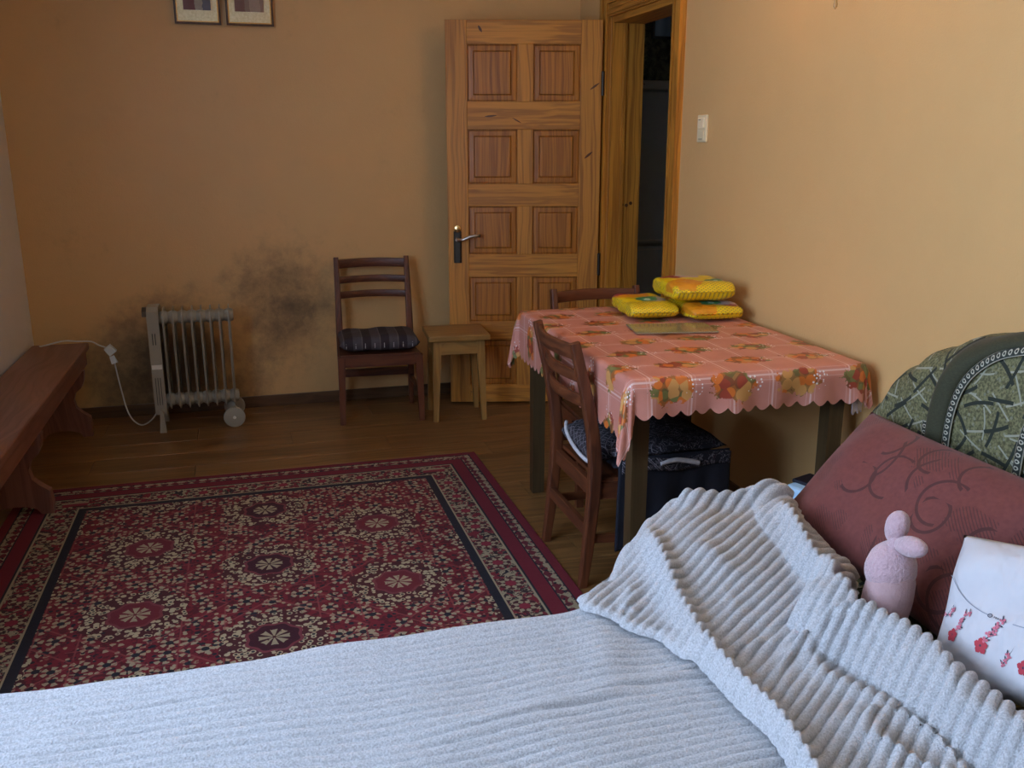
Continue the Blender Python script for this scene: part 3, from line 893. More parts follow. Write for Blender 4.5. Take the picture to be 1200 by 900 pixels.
o = mb.build('under_cloth', plain('lavender_cloth', (.62, .60, .76), .8), clo, True); o.modifiers.new('thick', 'SOLIDIFY').thickness = .001
o['label'] = 'pale lavender scalloped corner hanging below the pink cloth'

# ------------------------------------------------------------------ things on the table
def pack_mat(name, orange_at, green_at, red_at):
    g = G(name); p = g.obj(); x, y, z = g.xyz(p)
    n = g.noise(p, 30, 3, .6)
    yel = g.mix(n, (.70, .47, .005), (.92, .68, .012))
    ca, sa_ = cos(R(45)), sin(R(45))
    du = (x * ca + y * sa_) * 1.0 + z * .7; dv = y * ca - x * sa_ + z * .7
    dotm = (((du / .0115).frac() - .5).pow(2.0) + ((dv / .0115).frac() - .5).pow(2.0)).sqrt().lt(.30)
    c = g.mix(dotm * (y.lt(-.04) + z.abs().lt(.02)).min(1.0) * .85, yel, (.34, .24, .05))
    def blob(c, at, r, colr, w=1.0):
        d = (((x - at[0]) / w).pow(2.0) + (y - at[1]).pow(2.0)).sqrt() + (n - .5) * .04
        return g.mix(d.lt(r) * z.gt(-.005), c, colr)
    c = blob(c, orange_at, .068, g.mix(g.noise(p, 55, 3), (.62, .20, .01), (.80, .38, .02)))
    c = blob(c, red_at, .032, (.36, .03, .05), 1.5)
    c = blob(c, (red_at[0] + .055, red_at[1] + .01), .030, (.62, .42, .40), 1.6)
    c = blob(c, (green_at[0] + .03, green_at[1]), .038, (.40, .33, .34), 1.3)
    c = blob(c, green_at, .028, (.05, .22, .09), 1.5)
    c = blob(c, (green_at[0] + .005, green_at[1] - .002), .011, (.45, .62, .45))
    g.col(c); g.set(roughness=.28)
    g.bump(g.noise(p, 22, 4, .6, 1.0), .5, .012)
    return g.mat
def pack(label, loc, rz, w, d, h, mat, tilt=0, sd=0):
    t = thing('snack_pack', label, 'packet', loc, rz, 'yellow packets on the table')
    t.rotation_euler = (R(tilt), 0, rz)
    mb = MB(); nu, nv = 64, 22
    def P(u, v):
        a = 2 * pi * u; yy = (v * 2 - 1)
        k = max(0.0, 1 - abs(yy) ** 6) ** .5
        ex = .42
        cx = math.copysign(abs(cos(a)) ** ex, cos(a)); sz = math.copysign(abs(sin(a)) ** ex, sin(a))
        hw = w / 2 * (.90 + .10 * k); hh = max(.0035, h / 2 * (.10 + .90 * k))
        wr = noise.noise(Vector((cx * 2.1 + sd, yy * 4.5, sz * 2.0))) * .007 * k
        hh += (.006 * k) * sin(yy * 9 + sd) * .5
        return (cx * (hw + wr), yy * d / 2, sz * (hh + wr * .8))
    mb.grid(nu, nv, P, True)
    mb.f.append(tuple(range(nu))); mb.f.append(tuple(range((nv - 1) * nu, nv * nu)))
    # rest on its lowest point
    mb.build('wrapper', mat, t, True)
    for s in (-1, 1):
        m2 = MB()
        m2.grid(25, 3, lambda u, v: ((u - .5) * w * .88, s * (d / 2 - .004 + v * .013), .003 * sin(u * 60) * v + .001))
        m2.build('seal', M_packseal, t, True)
    return t
M_packseal = plain('yellow_foil', (.78, .58, .03), .3)
hp = .052
pack('yellow dotted packet lying flat in front of the chair rail', (1.425, 3.165, TZ + .0045 + hp / 2 + .0055), R(-8), .185, .315, hp, pack_mat('pack_print_a', (-.02, .10), (.005, -.01), (-.05, .13)), 0, 1)
pack('yellow dotted packet lying flat against the right wall', (1.622, 3.065, TZ + .0045 + hp / 2 + .0055), R(-4), .200, .275, hp, pack_mat('pack_print_b', (-.06, -.09), (.0, -.05), (.055, -.07)), 0, 4)
pack('yellow dotted packet stacked on top of the two others', (1.600, 3.120, TZ + .0045 + hp * 1.5 + .0205), R(-8), .235, .300, .066, pack_mat('pack_print_c', (-.06, -.08), (.065, -.05), (-.05, .09)), -2, 8)
g = G('clear_plastic'); g.col((.55, .47, .30)); g.set(roughness=.12); g.b.inputs['Transmission Weight'].default_value = .55
gb = MB().box((0, 0, 0), (.285, .165, .005), .002).build('glass_board', g.mat)
gb.location = (1.395, 2.862, TZ + .0075); gb.rotation_euler = (0, 0, R(-10))
tag(gb, 'thin clear glass board lying in front of the yellow packets', 'board')

# ------------------------------------------------------------------ dark throw on the chair under the table
g = G('black_lace_print'); p = g.obj(); x, y, z = g.xyz(p)
n = g.noise(p, 26, 4, .6, 2.0)
lat_ = ((((x + y + z) / .030).frac() - .5).abs().lt(.06)).max((((x - y + z) / .030).frac() - .5).abs().lt(.06))
c = g.mix(lat_ * (x + y * .3).lt(-.05) * .5, (.008, .007, .012), (.30, .27, .30))
c = g.mix(n.between(.50, .525) * .6, c, (.34, .30, .34))
c = g.mix((n.gt(.60)) * .5, c, (.05, .02, .035))
g.col(c); g.set(roughness=.85); M_lace = g.mat
M_navy = plain('navy_velvet', (.0065, .008, .017), .8, var=.5, bump=.2, bscale=30)
M_trimw = plain('white_trim', (.58, .56, .58), .8, var=.3, bscale=200)
tw = thing('folded_throw', 'black and navy patterned throw draped over the chair under the table', 'throw', (1.19, 2.665, SEAT + .0150))
for k, (w, d, t, zz) in enumerate(((.37, .375, .046, .025), (.385, .385, .046, .066))):
    q = cushion(MB(), w, d, t, 30, 26, .02, 6, Matrix.Translation((.030 + k * .003, 0, zz)), .010, k * 5).build('fold', M_navy if k == 0 else M_lace, tw); weld(q)
q = cushion(MB(), .13, .295, .075, 20, 26, .02, 4, Matrix.Translation((-.150, 0, .055)), .010, 3).build('fold', M_lace, tw); weld(q)
mb = MB()
def HP(u, v):
    xx = -.150 + u * .375; fold = .008 * sin(u * 26) * v + .004 * noise.noise(Vector((u * 6, v * 3, 0)))
    return (xx + .01 * v * (u - .5), -.2065 - .010 * sm(0, .15, v) + min(fold, .004) - .004, .062 - v * .30)
mb.grid(40, 20, HP); o = mb.build('hanging_panel', M_navy, tw, True)
md = o.modifiers.new('thick', 'SOLIDIFY'); md.thickness = .006; md.offset = -1
mb = MB()
mb.grid(40, 5, lambda u, v: (-.145 + u * .365, -.2290 - .001 * sin(u * 40) + v * .0, .058 - v * .040 + .006 * sin(u * 9)))
o = mb.build('patterned_border', M_lace, tw, True); o.modifiers.new('thick', 'SOLIDIFY').thickness = .002
MB().tube(spline([(-.195, .140, .082), (-.213, .09, .070), (-.220, .03, .054), (-.220, -.03, .040), (-.213, -.09, .028), (-.195, -.140, .020)]), .0065, 8).build('white_piping', M_trimw, tw, True)
MB().tube(spline([(-.02, -.226, .040), (.03, -.229, .048), (.07, -.230, .042), (.11, -.229, .032)]), .008, 8).build('white_ruffle', M_trimw, tw, True)

# ------------------------------------------------------------------ carton between table and sofa
M_blue = plain('carton_blue', (.05, .22, .55), .35)
ctn = thing('carton', 'blue and white carton with dark top standing between table and sofa', 'carton', (1.500, 2.150, 0), R(20))
MB().box((0, 0, .175), (.12, .09, .350), .004).build('body', plain('carton_white', (.72, .80, .88), .35), ctn)
MB().box((0, 0, .055), (.1215, .0915, .11), .003).build('blue_band', M_blue, ctn)
MB().box((-.0, -.0, .3780), (.118, .088, .055), .012).build('cap', plain('carton_pale', (.42, .66, .88), .35), ctn)
MB().box((.022, .012, .4085), (.082, .066, .012), .004).build('lid', plain('carton_black', (.012, .012, .02), .3), ctn)
MB().box((-.035, -.0455, .376), (.040, .003, .04), .001).build('white_label', plain('carton_label', (.55, .78, .92), .3), ctn)

# ------------------------------------------------------------------ sofa bed
g = G('green_tapestry'); p = g.obj(); x, y, z = g.xyz(p)
n = g.noise(p, 160, 3, .6)
c = g.mix(n.ss(.35, .65), (.066, .064, .026), (.185, .176, .080))
c = g.mix(g.voro(p, 70, out='Distance').lt(.25) * .4, c, (.26, .27, .20))
def strokes(c, scale, off, rot, colr, wd, ln_):
    """short woven strokes, one per grid cell, each with its own tilt"""
    q = g.xyz(g.map(g.vec(y, z, 0), loc=(off, off * .7, 0), rot=(0, 0, R(rot))))
    cu_, cv_ = q[0] / scale, q[1] / (scale * .62)
    iu, iv = cu_.floor(), cv_.floor()
    rn = g.noise(g.vec(iu * 3.7, iv * 5.3, off), 1.0, 0)
    fu_ = (cu_.frac() - .5) * scale; fv_ = (cv_.frac() - .5) * scale * .62
    th_ = (rn - .5) * 3.4
    a = fu_ * th_.cos() + fv_ * th_.sin(); b = fv_ * th_.cos() - fu_ * th_.sin() + (a * a) * (rn - .5) * 18
    return g.mix((a.abs().lt(ln_) * b.abs().lt(wd)), c, colr)
c = strokes(c, .105, .11, 12, (.30, .30, .22), .0022, .038)
c = strokes(c, .092, .47, -35, (.28, .285, .21), .0020, .036)
c = strokes(c, .100, .31, 4, (.016, .022, .014), .0042, .034)
c = strokes(c, .115, .83, 50, (.016, .022, .014), .0040, .042)
g.col(c); g.set(roughness=.9); g.bump(n, .4, .002); M_tap = g.mat
g = G('dark_green_velvet'); p = g.obj(); n = g.noise(g.map(p, (30, 160, 400)), 1.0, 3)
g.col(g.mix(n, (.016, .017, .007), (.055, .055, .022))); g.set(roughness=.85); g.b.inputs['Sheen Weight'].default_value = .05; M_vel = g.mat
g = G('lace_braid'); p = g.uv(); x, y, z = g.xyz(p)
ring_ = ((((x / .014).frac() - .5) * .014).pow(2.0) + ((y - .5) * .016).pow(2.0)).sqrt()
m_ = ring_.between(.0024, .0046).max((y - .5).abs().gt(.42))
g.col(g.mix(m_, (.020, .026, .018), (.42, .40, .31))); g.set(roughness=.85); M_lacet = g.mat

sf = thing('sofa_bed', 'green tapestry sofa bed with arched back along the right wall', 'sofa', (1.0, .90, 0))
OX, OY = 1.0, .90
HALF = 1.130
def ztop(d):      # arch of the back, d = distance from its middle
    return interp([(0, .995), (.45, .988), (.60, .972), (.74, .938), (.86, .885), (.95, .822), (1.04, .715), (1.10, .59), (HALF, .50)], d)
XC, XA = 1.622, .140
def back_pt(yw, a):
    d = abs(yw - OY); zt = ztop(d); zb = .10
    k = max(0.0, 1 - (d / HALF) ** 14) ** .5
    zc, zr = (zt + zb) / 2, (zt - zb) / 2
    ca, sa_ = cos(a), sin(a)
    return (XC - XA * (.35 + .65 * k) * math.copysign(abs(ca) ** .62, ca), yw, zc + zr * math.copysign(abs(sa_) ** .45, sa_))
def front_x(yw, zw):
    d = abs(yw - OY); zt = ztop(d); zb = .10; zc, zr = (zt + zb) / 2, (zt - zb) / 2
    s = min(.9999, max(-.9999, (zw - zc) / zr)); sa_ = math.copysign(abs(s) ** (1 / .45), s); ca = math.sqrt(max(0, 1 - sa_ * sa_))
    k = max(0.0, 1 - (d / HALF) ** 14) ** .5
    return XC - XA * (.35 + .65 * k) * ca ** .62
mb = MB(); NY = 90
mb.grid(56, NY, lambda u, v: (lambda q: (q[0] - OX, q[1] - OY, q[2]))(back_pt(OY + HALF * sin((v - .5) * pi), u * 2 * pi)), True)
mb.f.append(tuple(range(56))); mb.f.append(tuple(range((NY - 1) * 56, NY * 56)))
bk = mb.build('backrest', M_tap, sf, True)
def ribbon(path, width, lift, bulge, mat, name, pleat=0.0, nseg=10):
    """strip that follows the front of the backrest along a (y,z) path"""
    pts = [Vector((a, b)) for a, b in path]; P = []
    pp = spline([(a, b, 0) for a, b in path], 14); m = MB(); nw = 7; us = []; acc = 0
    for i, q in enumerate(pp):
        t = (pp[min(i + 1, len(pp) - 1)] - pp[max(i - 1, 0)]).normalized(); nrm = Vector((-t.y, t.x, 0))
        if i: acc += (q - pp[i - 1]).length
        for j in range(nw):
            s = j / (nw - 1) - .5; w_ = q + nrm * (s * width)
            zt = ztop(abs(w_.x - OY)); zz = min(w_.y, zt - .004)
            up_ = max(0, w_.y - (zt - .004))
            x_ = front_x(w_.x, zz) - lift - bulge * (1 - (2 * s) ** 2) + pleat * sin(acc * 380) * (1 if pleat else 0) + up_ * .6
            P.append((x_ - OX, w_.x - OY, zz)); us.append((acc, j / (nw - 1)))
    n_ = len(pp)
    m.add(P, [(i * nw + j, i * nw + j + 1, (i + 1) * nw + j + 1, (i + 1) * nw + j) for i in range(n_ - 1) for j in range(nw - 1)])
    o = m.build(name, mat, bk, True, fixn=False)
    ul = o.data.uv_layers.new(name='strip')
    for lp in o.data.loops: ul.data[lp.index].uv = us[lp.vertex_index]
    md = o.modifiers.new('thick', 'SOLIDIFY'); md.thickness = .004; md.offset = 0
    return o
ribbon([(1.652, .52), (1.660, .64), (1.662, .76), (1.648, .845), (1.605, .912), (1.52, .962), (1.40, .978), (1.15, .985), (.9, .988)], .062, .003, .016, M_vel, 'velvet_band')
ribbon([(1.622, .66), (1.622, .76), (1.606, .838), (1.566, .893), (1.505, .930), (1.41, .948), (1.15, .955), (.9, .957)], .020, .006, .003, M_lacet, 'lace_trim')
ribbon([(1.676, .60), (1.688, .67), (1.694, .73)], .020, .005, .003, M_lacet, 'lace_trim')
ribbon([(1.420, .66), (1.418, .76), (1.402, .82), (1.36, .860), (1.25, .885), (.9, .892)], .020, .006, .003, M_lacet, 'lace_trim')
ribbon([(1.64, .645), (1.50, .640), (1.2, .638), (.9, .637)], .085, .004, .018, M_vel, 'pleated_band', .0035)
# arms, seat and base
def armshape(m, y0, y1, x0, x1, zt):
    def P(u, v):
        a = 2 * pi * u
        ca, sa_ = cos(a), sin(a)
        yy = (y0 + y1) / 2 + (y1 - y0) / 2 * math.copysign(abs(ca) ** .5, ca)
        zz = (zt + .08) / 2 + (zt - .08) / 2 * math.copysign(abs(sa_) ** .4, sa_)
        xx = lerp(x0, x1, v); k = 1 - .35 * (1 - sm(0, .10, v)) 
        return (xx - OX, (yy - (y0 + y1) / 2) * k + (y0 + y1) / 2 - OY, .08 + (zz - .08) * (1 - .12 * (1 - sm(0, .12, v))))
    m.grid(40, 20, P, True); m.f.append(tuple(range(40))); m.f.append(tuple(range(19 * 40, 20 * 40)))
    return m
armshape(MB(), 1.632, 1.775, .875, 1.145, .500).build('arm', M_tap, sf, True, angle=50)
armshape(MB(), -.08, .160, .81, 1.47, .530).build('arm', M_tap, sf, True, angle=50)
mb = MB(); wbox(mb, -.62 - OX, 1.45 - OX, .22 - OY, 1.565 - OY, .07, .25); mb.build('base', M_vel, sf)
MB().box(((-.64 + 1.46) / 2 - OX, .90 - OY, .335), (2.06, 1.34, .16), .03).build('mattress', M_tap, sf, True, angle=40)
for fx in (-.55, .4, 1.40):
    for fy in (.26, 1.54): MB().lathe([(.02, RT + .001 if abs(fx) < .95 and fy > 1 else .0005), (.028, .07)], (fx - OX, fy - OY, 0), 12).build('foot', M_dk, sf)

# ------------------------------------------------------------------ blankets: ribbed fleece, ribs are geometry
g = G('grey_rib_fleece'); p = g.obj()
n1 = g.noise(p, 300, 3, .7); n2 = g.noise(p, 5, 3)
c = g.mix(n1.ss(.30, .70), (.37, .385, .40), (.70, .72, .75)); c = g.mix(n2 * .25, c, (.56, .55, .54))
g.col(c); g.set(roughness=.95); g.b.inputs['Sheen Weight'].default_value = .25
g.bump(n1 * .8 + g.noise(p, 520, 2) * .4, .9, .005)
M_fleece = g.mat
PITCH = .0225
def ribh(phi, a=.0130): return a * (abs(sin(pi * phi)) ** .5 - .88)
BEDZ = .440
def surf1(x, y):
    z = BEDZ + .014 * noise.noise(Vector((x * 2.2, y * 2.8, 3.1))) + .006 * noise.noise(Vector((x * 6, y * 9, 1.1)))
    z += .012 * math.exp(-((x - .62 + .25 * (1.55 - y)) / .05) ** 2) * sm(1.15, 1.45, y)      # small pucker near the arm
    z += .010 * math.exp(-((y - 1.28 - .10 * (x - .3)) / .018) ** 2) * sm(.15, .45, x)         # faint lengthwise crease
    return z
def edge_profile(s, y_edge, ztopv, r=.045, zend=.10):
    """s runs along +y then down the side; returns (y, dz)"""
    s0 = y_edge - r
    if s <= s0: return s, 0.0, 0.0
    k = (s - s0) / (r * pi / 2)
    if k < 1: return s0 + r * sin(k * pi / 2), -r * (1 - cos(k * pi / 2)), k
    return y_edge, -r - (s - s0 - r * pi / 2), 1.0
def displace(P, Rb, nx, ny):
    import numpy as np
    A = np.array(P, dtype=float).reshape(ny, nx, 3)
    du = np.gradient(A, axis=1); dv = np.gradient(A, axis=0)
    N = np.cross(du, dv); N /= np.linalg.norm(N, axis=2, keepdims=True) + 1e-9
    A = A + N * np.array(Rb, dtype=float).reshape(ny, nx, 1)
    A[..., 2] = np.maximum(A[..., 2], .03)
    return [tuple(q) for q in A.reshape(-1, 3)]
def make_blanket1():
    nx, y0, L = 150, .10, 1.86
    ny = int(L / .0025); xs0, xs1 = -.78, .775
    m = MB(); P = []; RB = []
    for j in range(ny):
        s = y0 + L * j / (ny - 1)
        for i in range(nx):
            x = lerp(xs0, xs1, i / (nx - 1))
            ye = 1.603 + .008 * sin(x * 7) + .006 * noise.noise(Vector((x * 5, 0, 0)))
            y, dz_, k = edge_profile(s, ye, BEDZ)
            z = surf1(x, min(y, 1.6)) + dz_
            xo = 0.0
            if x < -.69:                                        # left end turned down
                t = (-.69 - x); z -= t * t * 14; 
            phi = (s + .012 * noise.noise(Vector((x * 2.5, s * 2.5, 9))) + .014 * x) / PITCH
            r = ribh(phi)
            if k >= 1: y += .006 * sin(x * 19) * min(1, (-dz_) * 5)
            P.append((x, y, max(z, .03))); RB.append(r)
    P = displace(P, RB, nx, ny)
    m.add(P, [(j * nx + i, j * nx + i + 1, (j + 1) * nx + i + 1, (j + 1) * nx + i) for j in range(ny - 1) for i in range(nx - 1)])
    o = m.build('blanket', M_fleece, None, True, fixn=False)
    return tag(o, 'pale grey ribbed fleece blanket spread flat over the bed', 'blanket')
make_blanket1()

XLT = [(.10, .66), (.90, .700), (1.00, .712), (1.10, .722), (1.28, .722), (1.40, .695), (1.48, .640), (1.55, .585), (1.585, .590), (1.625, .670), (2.4, .680)]
XRT = [(.10, 1.16), (.80, 1.09), (1.00, 1.084), (1.15, 1.082), (1.22, 1.074), (1.27, 1.050), (1.36, 1.052), (1.41, 1.120), (1.47, 1.160), (1.66, 1.168), (1.76, 1.198), (2.4, 1.202)]
def seg_d(px, py, pts):
    best = 9.0; tb_ = 0
    n = len(pts)
    for i in range(n - 1):
        ax_, ay = pts[i]; bx, by = pts[i + 1]; vx, vy = bx - ax_, by - ay
        t = max(0, min(1, ((px - ax_) * vx + (py - ay) * vy) / (vx * vx + vy * vy)))
        d = math.hypot(px - ax_ - vx * t, py - ay - vy * t)
        if d < best: best, tb_ = d, (i + t) / (n - 1)
    return best, tb_
RIDGES = [  # (points, half width, height)
    ([(.80, 1.74), (.765, 1.52), (.742, 1.30), (.735, 1.10), (.715, .95), (.69, .6)], .024, .036),
    ([(1.13, 1.72), (1.07, 1.52), (1.03, 1.38), (1.02, 1.28)], .022, .030),
    ([(.96, 1.06), (.90, 1.20), (.93, 1.32)], .022, .014),
    ([(1.02, .86), (.98, 1.00), (1.06, 1.14)], .020, .014),
    ([(.84, .90), (.88, 1.05)], .025, .012),
    ([(.89, 1.785), (.98, 1.780), (1.08, 1.775), (1.24, 1.780)], .020, .034),
    ([(1.0, 1.22), (.95, 1.27), (.89, 1.29)], .016, .012),
    ([(.66, 1.50), (.70, 1.56)], .018, .012),
    ([(.87, 1.62), (.90, 1.52)], .030, .010),
]
def surf2(x, y):
    b = surf1(min(x, .80), min(y, 1.6)) + .022
    arm = sm(1.32, 1.72, y) * sm(.60, .90, x)
    z = b + (.078 - .026 * sm(1.06, 1.2, x)) * arm - .012 * arm * math.exp(-((x - 1.05) / .08) ** 2)
    z += .016 * max(0, noise.noise(Vector((x * 3.1, y * 3.1, 7.7))) + .3) + .008 * abs(noise.noise(Vector((x * 8, y * 8, 2.2))))
    nn_ = noise.noise(Vector((x * 6.5 + y * 2.5, y * 5.0 - x * 2.0, 5.5)))
    z += .020 * max(0, 1 - abs(nn_) * 5.5) ** 1.5 * sm(.80, .90, x) * (1 - sm(1.30, 1.55, y))
    for pts, w, h in RIDGES:
        d, t = seg_d(x, y, pts)
        if d < w * 3: z += h * math.exp(-(d / w) ** 2) * sm(-.05, .15, t) * (1 - sm(.85, 1.05, t) * .5)
    return z
def make_blanket2():
    y0, L = .20, 1.98
    nx = 230; ny = int(L / .0030); m = MB(); P = []; RB = []
    th0 = R(38)
    for j in range(ny):
        s = y0 + L * j / (ny - 1)
        for i in range(nx):
            u = i / (nx - 1)
            ys = min(s, 1.84)
            xl, xr = interp(XLT, ys), interp(XRT, ys)
            x = lerp(xl, xr, u)
            ye = interp([(.60, 1.622), (.66, 1.648), (.77, 1.750), (.84, 1.800), (.92, 1.848), (1.3, 1.848)], x)
            y, dz_, k = edge_profile(s, ye, 0, .055)
            z = surf2(x, min(y, ye)) + dz_
            w_l, w_r = x - xl, xr - x
            # rolled head-end edge, and left edge tucked down onto the bed
            ro = .062
            if w_r < ro * 2 and k < 1:
                q = 1 - w_r / (ro * 2)
                z += .082 * (max(0, sin(pi * min(1, q * .92))) ** .75) * (1 - sm(1.36, 1.60, y) * .72) * sm(.1, .4, y)
                z -= .010 * sm(.8, 1, q)
            tl = min(1.0, w_l / .026)
            if tl < 1 and k < 1:                                  # the left edge rolls under
                zb_ = surf1(min(x, .775), min(y, 1.6)) + .0085
                z = zb_ + max(0, z - zb_) * math.sqrt(1 - (1 - tl) ** 2)
            gx = .62 * min(x, 1.0) + (.62 * .10 * (1 - (1 - min(1, max(0, x - 1.0) / .20)) ** 2))
            warp = .018 * noise.noise(Vector((x * 3.5, s * 3.5, 11))) + (z - BEDZ) * .22
            phi = (.80 * s - gx + warp) / (PITCH * .95)
            r = ribh(phi, .0135) * (.25 + .75 * tl)
            yy = y + (.010 * sin(x * 23) * min(1, -dz_ * 4) if k >= 1 else 0)
            P.append((x, yy, max(z, .05))); RB.append(r)
    P = displace(P, RB, nx, ny)
    m.add(P, [(j * nx + i, j * nx + i + 1, (j + 1) * nx + i + 1, (j + 1) * nx + i) for j in range(ny - 1) for i in range(nx - 1)])
    o = m.build('blanket', M_fleece, None, True, fixn=False)
    return tag(o, 'crumpled grey ribbed fleece blanket heaped over the sofa arm', 'blanket')
make_blanket2()

# ------------------------------------------------------------------ pillows
def lean_matrix(c, tilt, yaw=0.0, roll=0.0):
    """local x -> along -y (towards the camera side), local y -> up the slope, local z -> facing the room"""
    up_ = Vector((cos(R(tilt)), 0, sin(R(tilt)))); fx_ = Vector((0, -1, 0)); nz = fx_.cross(up_)
    M = Matrix((fx_, up_, nz)).transposed().to_4x4()
    return Matrix.Translation(c) @ Matrix.Rotation(R(yaw), 4, 'Z') @ M @ Matrix.Rotation(R(roll), 4, 'Z')
g = G('brown_velour'); p = g.obj(); x, y, z = g.xyz(p)
n = g.noise(p, 90, 3)
c = g.mix(n, (.112, .023, .020), (.195, .050, .041))
def arcs(c, sc, off, wd):
    cu_, cv_ = x / sc + off, y / sc + off * 1.7
    iu, iv = cu_.floor(), cv_.floor(); rn = g.noise(g.vec(iu * 2.9, iv * 4.1, off), 1.0, 0)
    fu_, fv_ = (cu_.frac() - .5) * sc, (cv_.frac() - .5) * sc
    rd = ((fu_ + (rn - .5) * .09).pow(2.0) + (fv_ - .02).pow(2.0)).sqrt()
    return (rd - sc * .36).abs().lt(wd) * ((fu_ * 9 + rn * 9).sin()).gt(-.45)
m1 = arcs(c, .115, .37, .0036).max(arcs(c, .15, .81, .0034)).max(arcs(c, .19, .13, .0036))
pt_ = g.noise(p, 11, 2)
hatch = (((x * .8 + y) / .0075).frac() - .5).abs().lt(.16) * pt_.gt(.585)
m2 = m1.max(hatch * .8)
c = g.mix(m2 * .75, c, (.045, .011, .010))
g.col(c); g.set(roughness=.8); g.b.inputs['Sheen Weight'].default_value = .12; g.bump(1 - m2, .5, .004); M_velour = g.mat
pb = cushion(MB(), .62, .36, .140, 56, 40, .035, 3.2, None, .016, 2).build('brown_pillow', M_velour); weld(pb)
pb.matrix_world = lean_matrix((1.317, 1.526, .583), 47, 0, 0)
tag(pb, 'reddish brown velour pillow leaning on the green sofa back', 'pillow')

g = G('white_cotton'); p = g.obj(); x, y, z = g.xyz(p); n = g.noise(p, 9, 3, .55, .3)
c = g.mix(n, (.55, .53, .55), (.60, .61, .63))
g.col(c); g.set(roughness=.8); g.bump(n, .8, .03); M_cotton = g.mat
pw_ = cushion(MB(), .52, .26, .115, 60, 44, .03, 3.6, None, .028, 9).build('white_pillow', M_cotton); weld(pw_)
PWM = lean_matrix((1.190, .974, .614), 66, 0, 16)
pw_.matrix_world = PWM
tag(pw_, 'white pillow printed with red blossom sprigs half under the blanket', 'pillow')
# printed sprigs, laid on the pillow's face
def pill_z(x, y, w=.52, h=.26, t=.115, pwr=3.6, pinch=.03, seed=9, wr=.028):
    a, b = x / (w / 2), y / (h / 2)
    k = (max(0, 1 - abs(a) ** pwr) ** .55) * (max(0, 1 - abs(b) ** pwr) ** .55)
    return t / 2 * k + k * wr * noise.noise(Vector((x * 9 + seed, y * 9, 3.0)))
M_red = plain('print_red', (.45, .04, .06), .8); M_pink = plain('print_rose', (.60, .16, .22), .8); M_pdk = plain('print_dark', (.03, .035, .06), .8); M_pgr = plain('print_grey', (.25, .28, .34), .8)
def decal(name, poly, mat, parent, lift=.0016):
    m = MB(); cx_ = sum(q[0] for q in poly) / len(poly); cy_ = sum(q[1] for q in poly) / len(poly)
    vs = [(cx_, cy_, pill_z(cx_, cy_) + lift)] + [(a, b, pill_z(a, b) + lift) for a, b in poly]
    m.add(vs, [(0, i + 1, (i + 1) % len(poly) + 1) for i in range(len(poly))])
    return m.build(name, mat, parent, False, fixn=False)
def decals(name, polys, mat, parent):
    m = MB()
    for poly in polys:
        cx_ = sum(q[0] for q in poly) / len(poly); cy_ = sum(q[1] for q in poly) / len(poly)
        m.add([(cx_, cy_, pill_z(cx_, cy_) + .0018)] + [(a, b, pill_z(a, b) + .0018) for a, b in poly], [(0, i + 1, (i + 1) % len(poly) + 1) for i in range(len(poly))])
    return m.build(name, mat, parent, False, fixn=False)
def petal(cx, cy, a, l, w):
    return [(cx + cos(a) * t * l - sin(a) * s * w, cy + sin(a) * t * l + cos(a) * s * w) for t, s in ((0, 0), (.35, .5), (.75, .45), (1, 0), (.75, -.45), (.35, -.5))]
rs = random.Random(5)
def sprig(cx, cy, sc, mini=False):
    red, pink, dk = [], [], []
    ang = R(58)
    if not mini:
        for k in range(5): red.append(petal(cx, cy, 2 * pi * k / 5 + .3, .0125 * sc, .010 * sc))
        dk.append(petal(cx - .002, cy, .3, .004, .004))
    for k in range(6 if not mini else 4):
        t = .014 + k * .0075; px = cx + cos(ang) * t * sc + rs.uniform(-.005, .005); py = cy + sin(ang) * t * sc + rs.uniform(-.003, .003)
        for q in range(3): pink.append(petal(px, py, 2.1 * q + k, .0055 * sc, .0042 * sc))
        a = ang + rs.choice((-1, 1)) * rs.uniform(.6, 1.2)
        dk.append(petal(px, py, a, .0095 * sc, .0022 * sc))
    dk.append([(cx + cos(ang) * .008 - .0006, cy + sin(ang) * .008), (cx + cos(ang) * .008 + .0008, cy + sin(ang) * .008), (cx + cos(ang) * .055 * sc + .0005, cy + sin(ang) * .055 * sc)])
    if red: decals('printed_blossom', red, M_red, pw_)
    decals('printed_buds', pink, M_pink, pw_); decals('printed_leaves', dk, M_pdk, pw_)
for cx_, cy_, sc_, mn in ((-.195, -.050, 1.0, False), (-.228, -.030, .8, True), (-.125, -.055, 1.1, False), (-.045, -.070, 1.0, False), (-.090, -.082, .9, True), (.06, -.06, 1.1, False), (.15, -.07, 1.0, False)):
    sprig(cx_, cy_, sc_, mn)
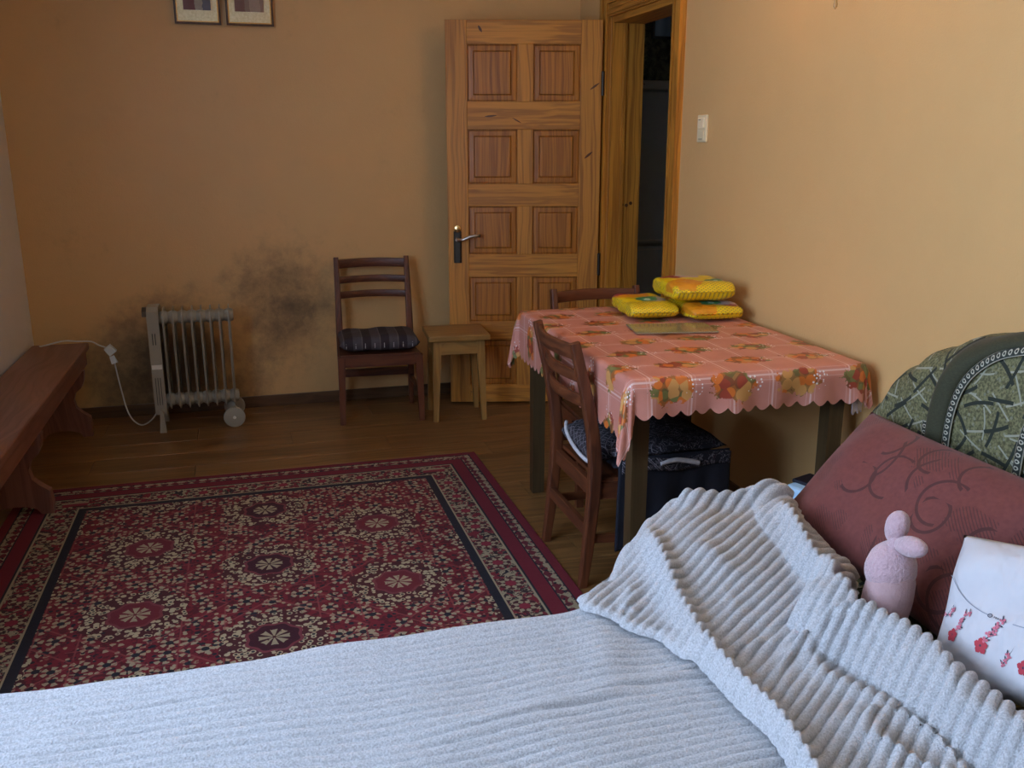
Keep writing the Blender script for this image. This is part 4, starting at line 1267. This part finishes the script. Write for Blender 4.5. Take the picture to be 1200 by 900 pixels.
# the dotted arc with its small line of script
dash, dash2 = [], []
arcp = [(-.232, .050), (-.220, .044), (-.200, .026), (-.178, .012), (-.150, .002), (-.125, -.003), (-.085, -.008), (-.03, -.010), (.04, -.010)]
ap = spline([(a, b, 0) for a, b in arcp], 6)
for i in range(0, len(ap) - 1):
    if -.122 < ap[i].x < -.085: continue
    a, b = ap[i], ap[i + 1]; n_ = Vector((-(b - a).y, (b - a).x, 0)).normalized() * .0007
    (dash if a.x < -.11 else dash2).append([(a.x - n_.x, a.y - n_.y), (b.x - n_.x, b.y - n_.y), (b.x + n_.x, b.y + n_.y), (a.x + n_.x, a.y + n_.y)])
decals('printed_arc', dash, M_pgr, pw_); decals('printed_arc', dash2, M_pgr, pw_)
scr = []
px0, py0 = -.121, -.0035                     # illegible script: a looped capital and low letters
for k in range(14):
    a0, a1 = 2 * pi * k / 14, 2 * pi * (k + 1) / 14
    scr.append([(px0 + .0045 * cos(a0), py0 + .0034 * sin(a0)), (px0 + .0045 * cos(a1), py0 + .0034 * sin(a1)), (px0 + .0032 * cos(a1), py0 + .0022 * sin(a1)), (px0 + .0032 * cos(a0), py0 + .0022 * sin(a0))])
for k in range(7):
    xx = px0 + .007 + k * .0036; yy = py0 - .0012 - k * .0005
    scr.append([(xx, yy - .0016), (xx + .0009, yy - .0016), (xx + .0018, yy + .0016), (xx + .0009, yy + .0016)])
    scr.append([(xx + .0014, yy + .0016), (xx + .0034, yy - .0010), (xx + .0034, yy - .0017), (xx + .0010, yy + .0008)])
decals('printed_script', scr, M_pdk, pw_)

# ------------------------------------------------------------------ pink plush toy
g = G('pink_plush'); p = g.obj(); n = g.noise(p, 160, 3, .7)
g.col(g.mix(n, (.46, .30, .33), (.70, .49, .53))); g.set(roughness=.95); g.b.inputs['Sheen Weight'].default_value = .5; g.bump(n, .9, .006); M_plush = g.mat
pk = thing('plush_toy', 'pink plush toy with two floppy ears propped against the brown pillow', 'toy', (1.104, 1.308, BEDZ + .010))
def blob(name, c, r, rot=(0, 0, 0), mat=M_plush, par=pk, pw=1.0):
    m = MB(); Mx = Matrix.Translation(c) @ Matrix.Rotation(rot[2], 4, 'Z') @ Matrix.Rotation(rot[1], 4, 'Y') @ Matrix.Rotation(rot[0], 4, 'X')
    def P(u, v):
        a, b = 2 * pi * u, (v - .5) * pi
        q = Vector((cos(b) * cos(a) * r[0], cos(b) * sin(a) * r[1], sin(b) * r[2]))
        if pw: q.x *= 1 - .28 * pw * (q.z / r[2]); q.y *= 1 - .28 * pw * (q.z / r[2])
        k = 1 + .025 * noise.noise(q * 60)
        return Mx @ (q * k)
    m.grid(28, 18, P, True); o = m.build(name, mat, par, True); weld(o); return o
M_plb = plain('plush_body', (.50, .33, .33), .95, var=.15, bump=.4, bscale=200)
blob('body', (0, 0, .092), (.046, .042, .096), (0, R(8), 0), M_plb, pw=.40)
blob('hood', (.004, .006, .138), (.0475, .0430, .052), (0, R(8), 0), pw=.35)
blob('ear', (.010, .010, .215), (.020, .0215, .034), (R(14), R(4), 0), pw=-.35)
blob('ear', (.006, -.034, .196), (.020, .0190, .038), (R(76), 0, 0), pw=-.35)
blob('knot', (.006, .000, .184), (.018, .018, .018), pw=0)
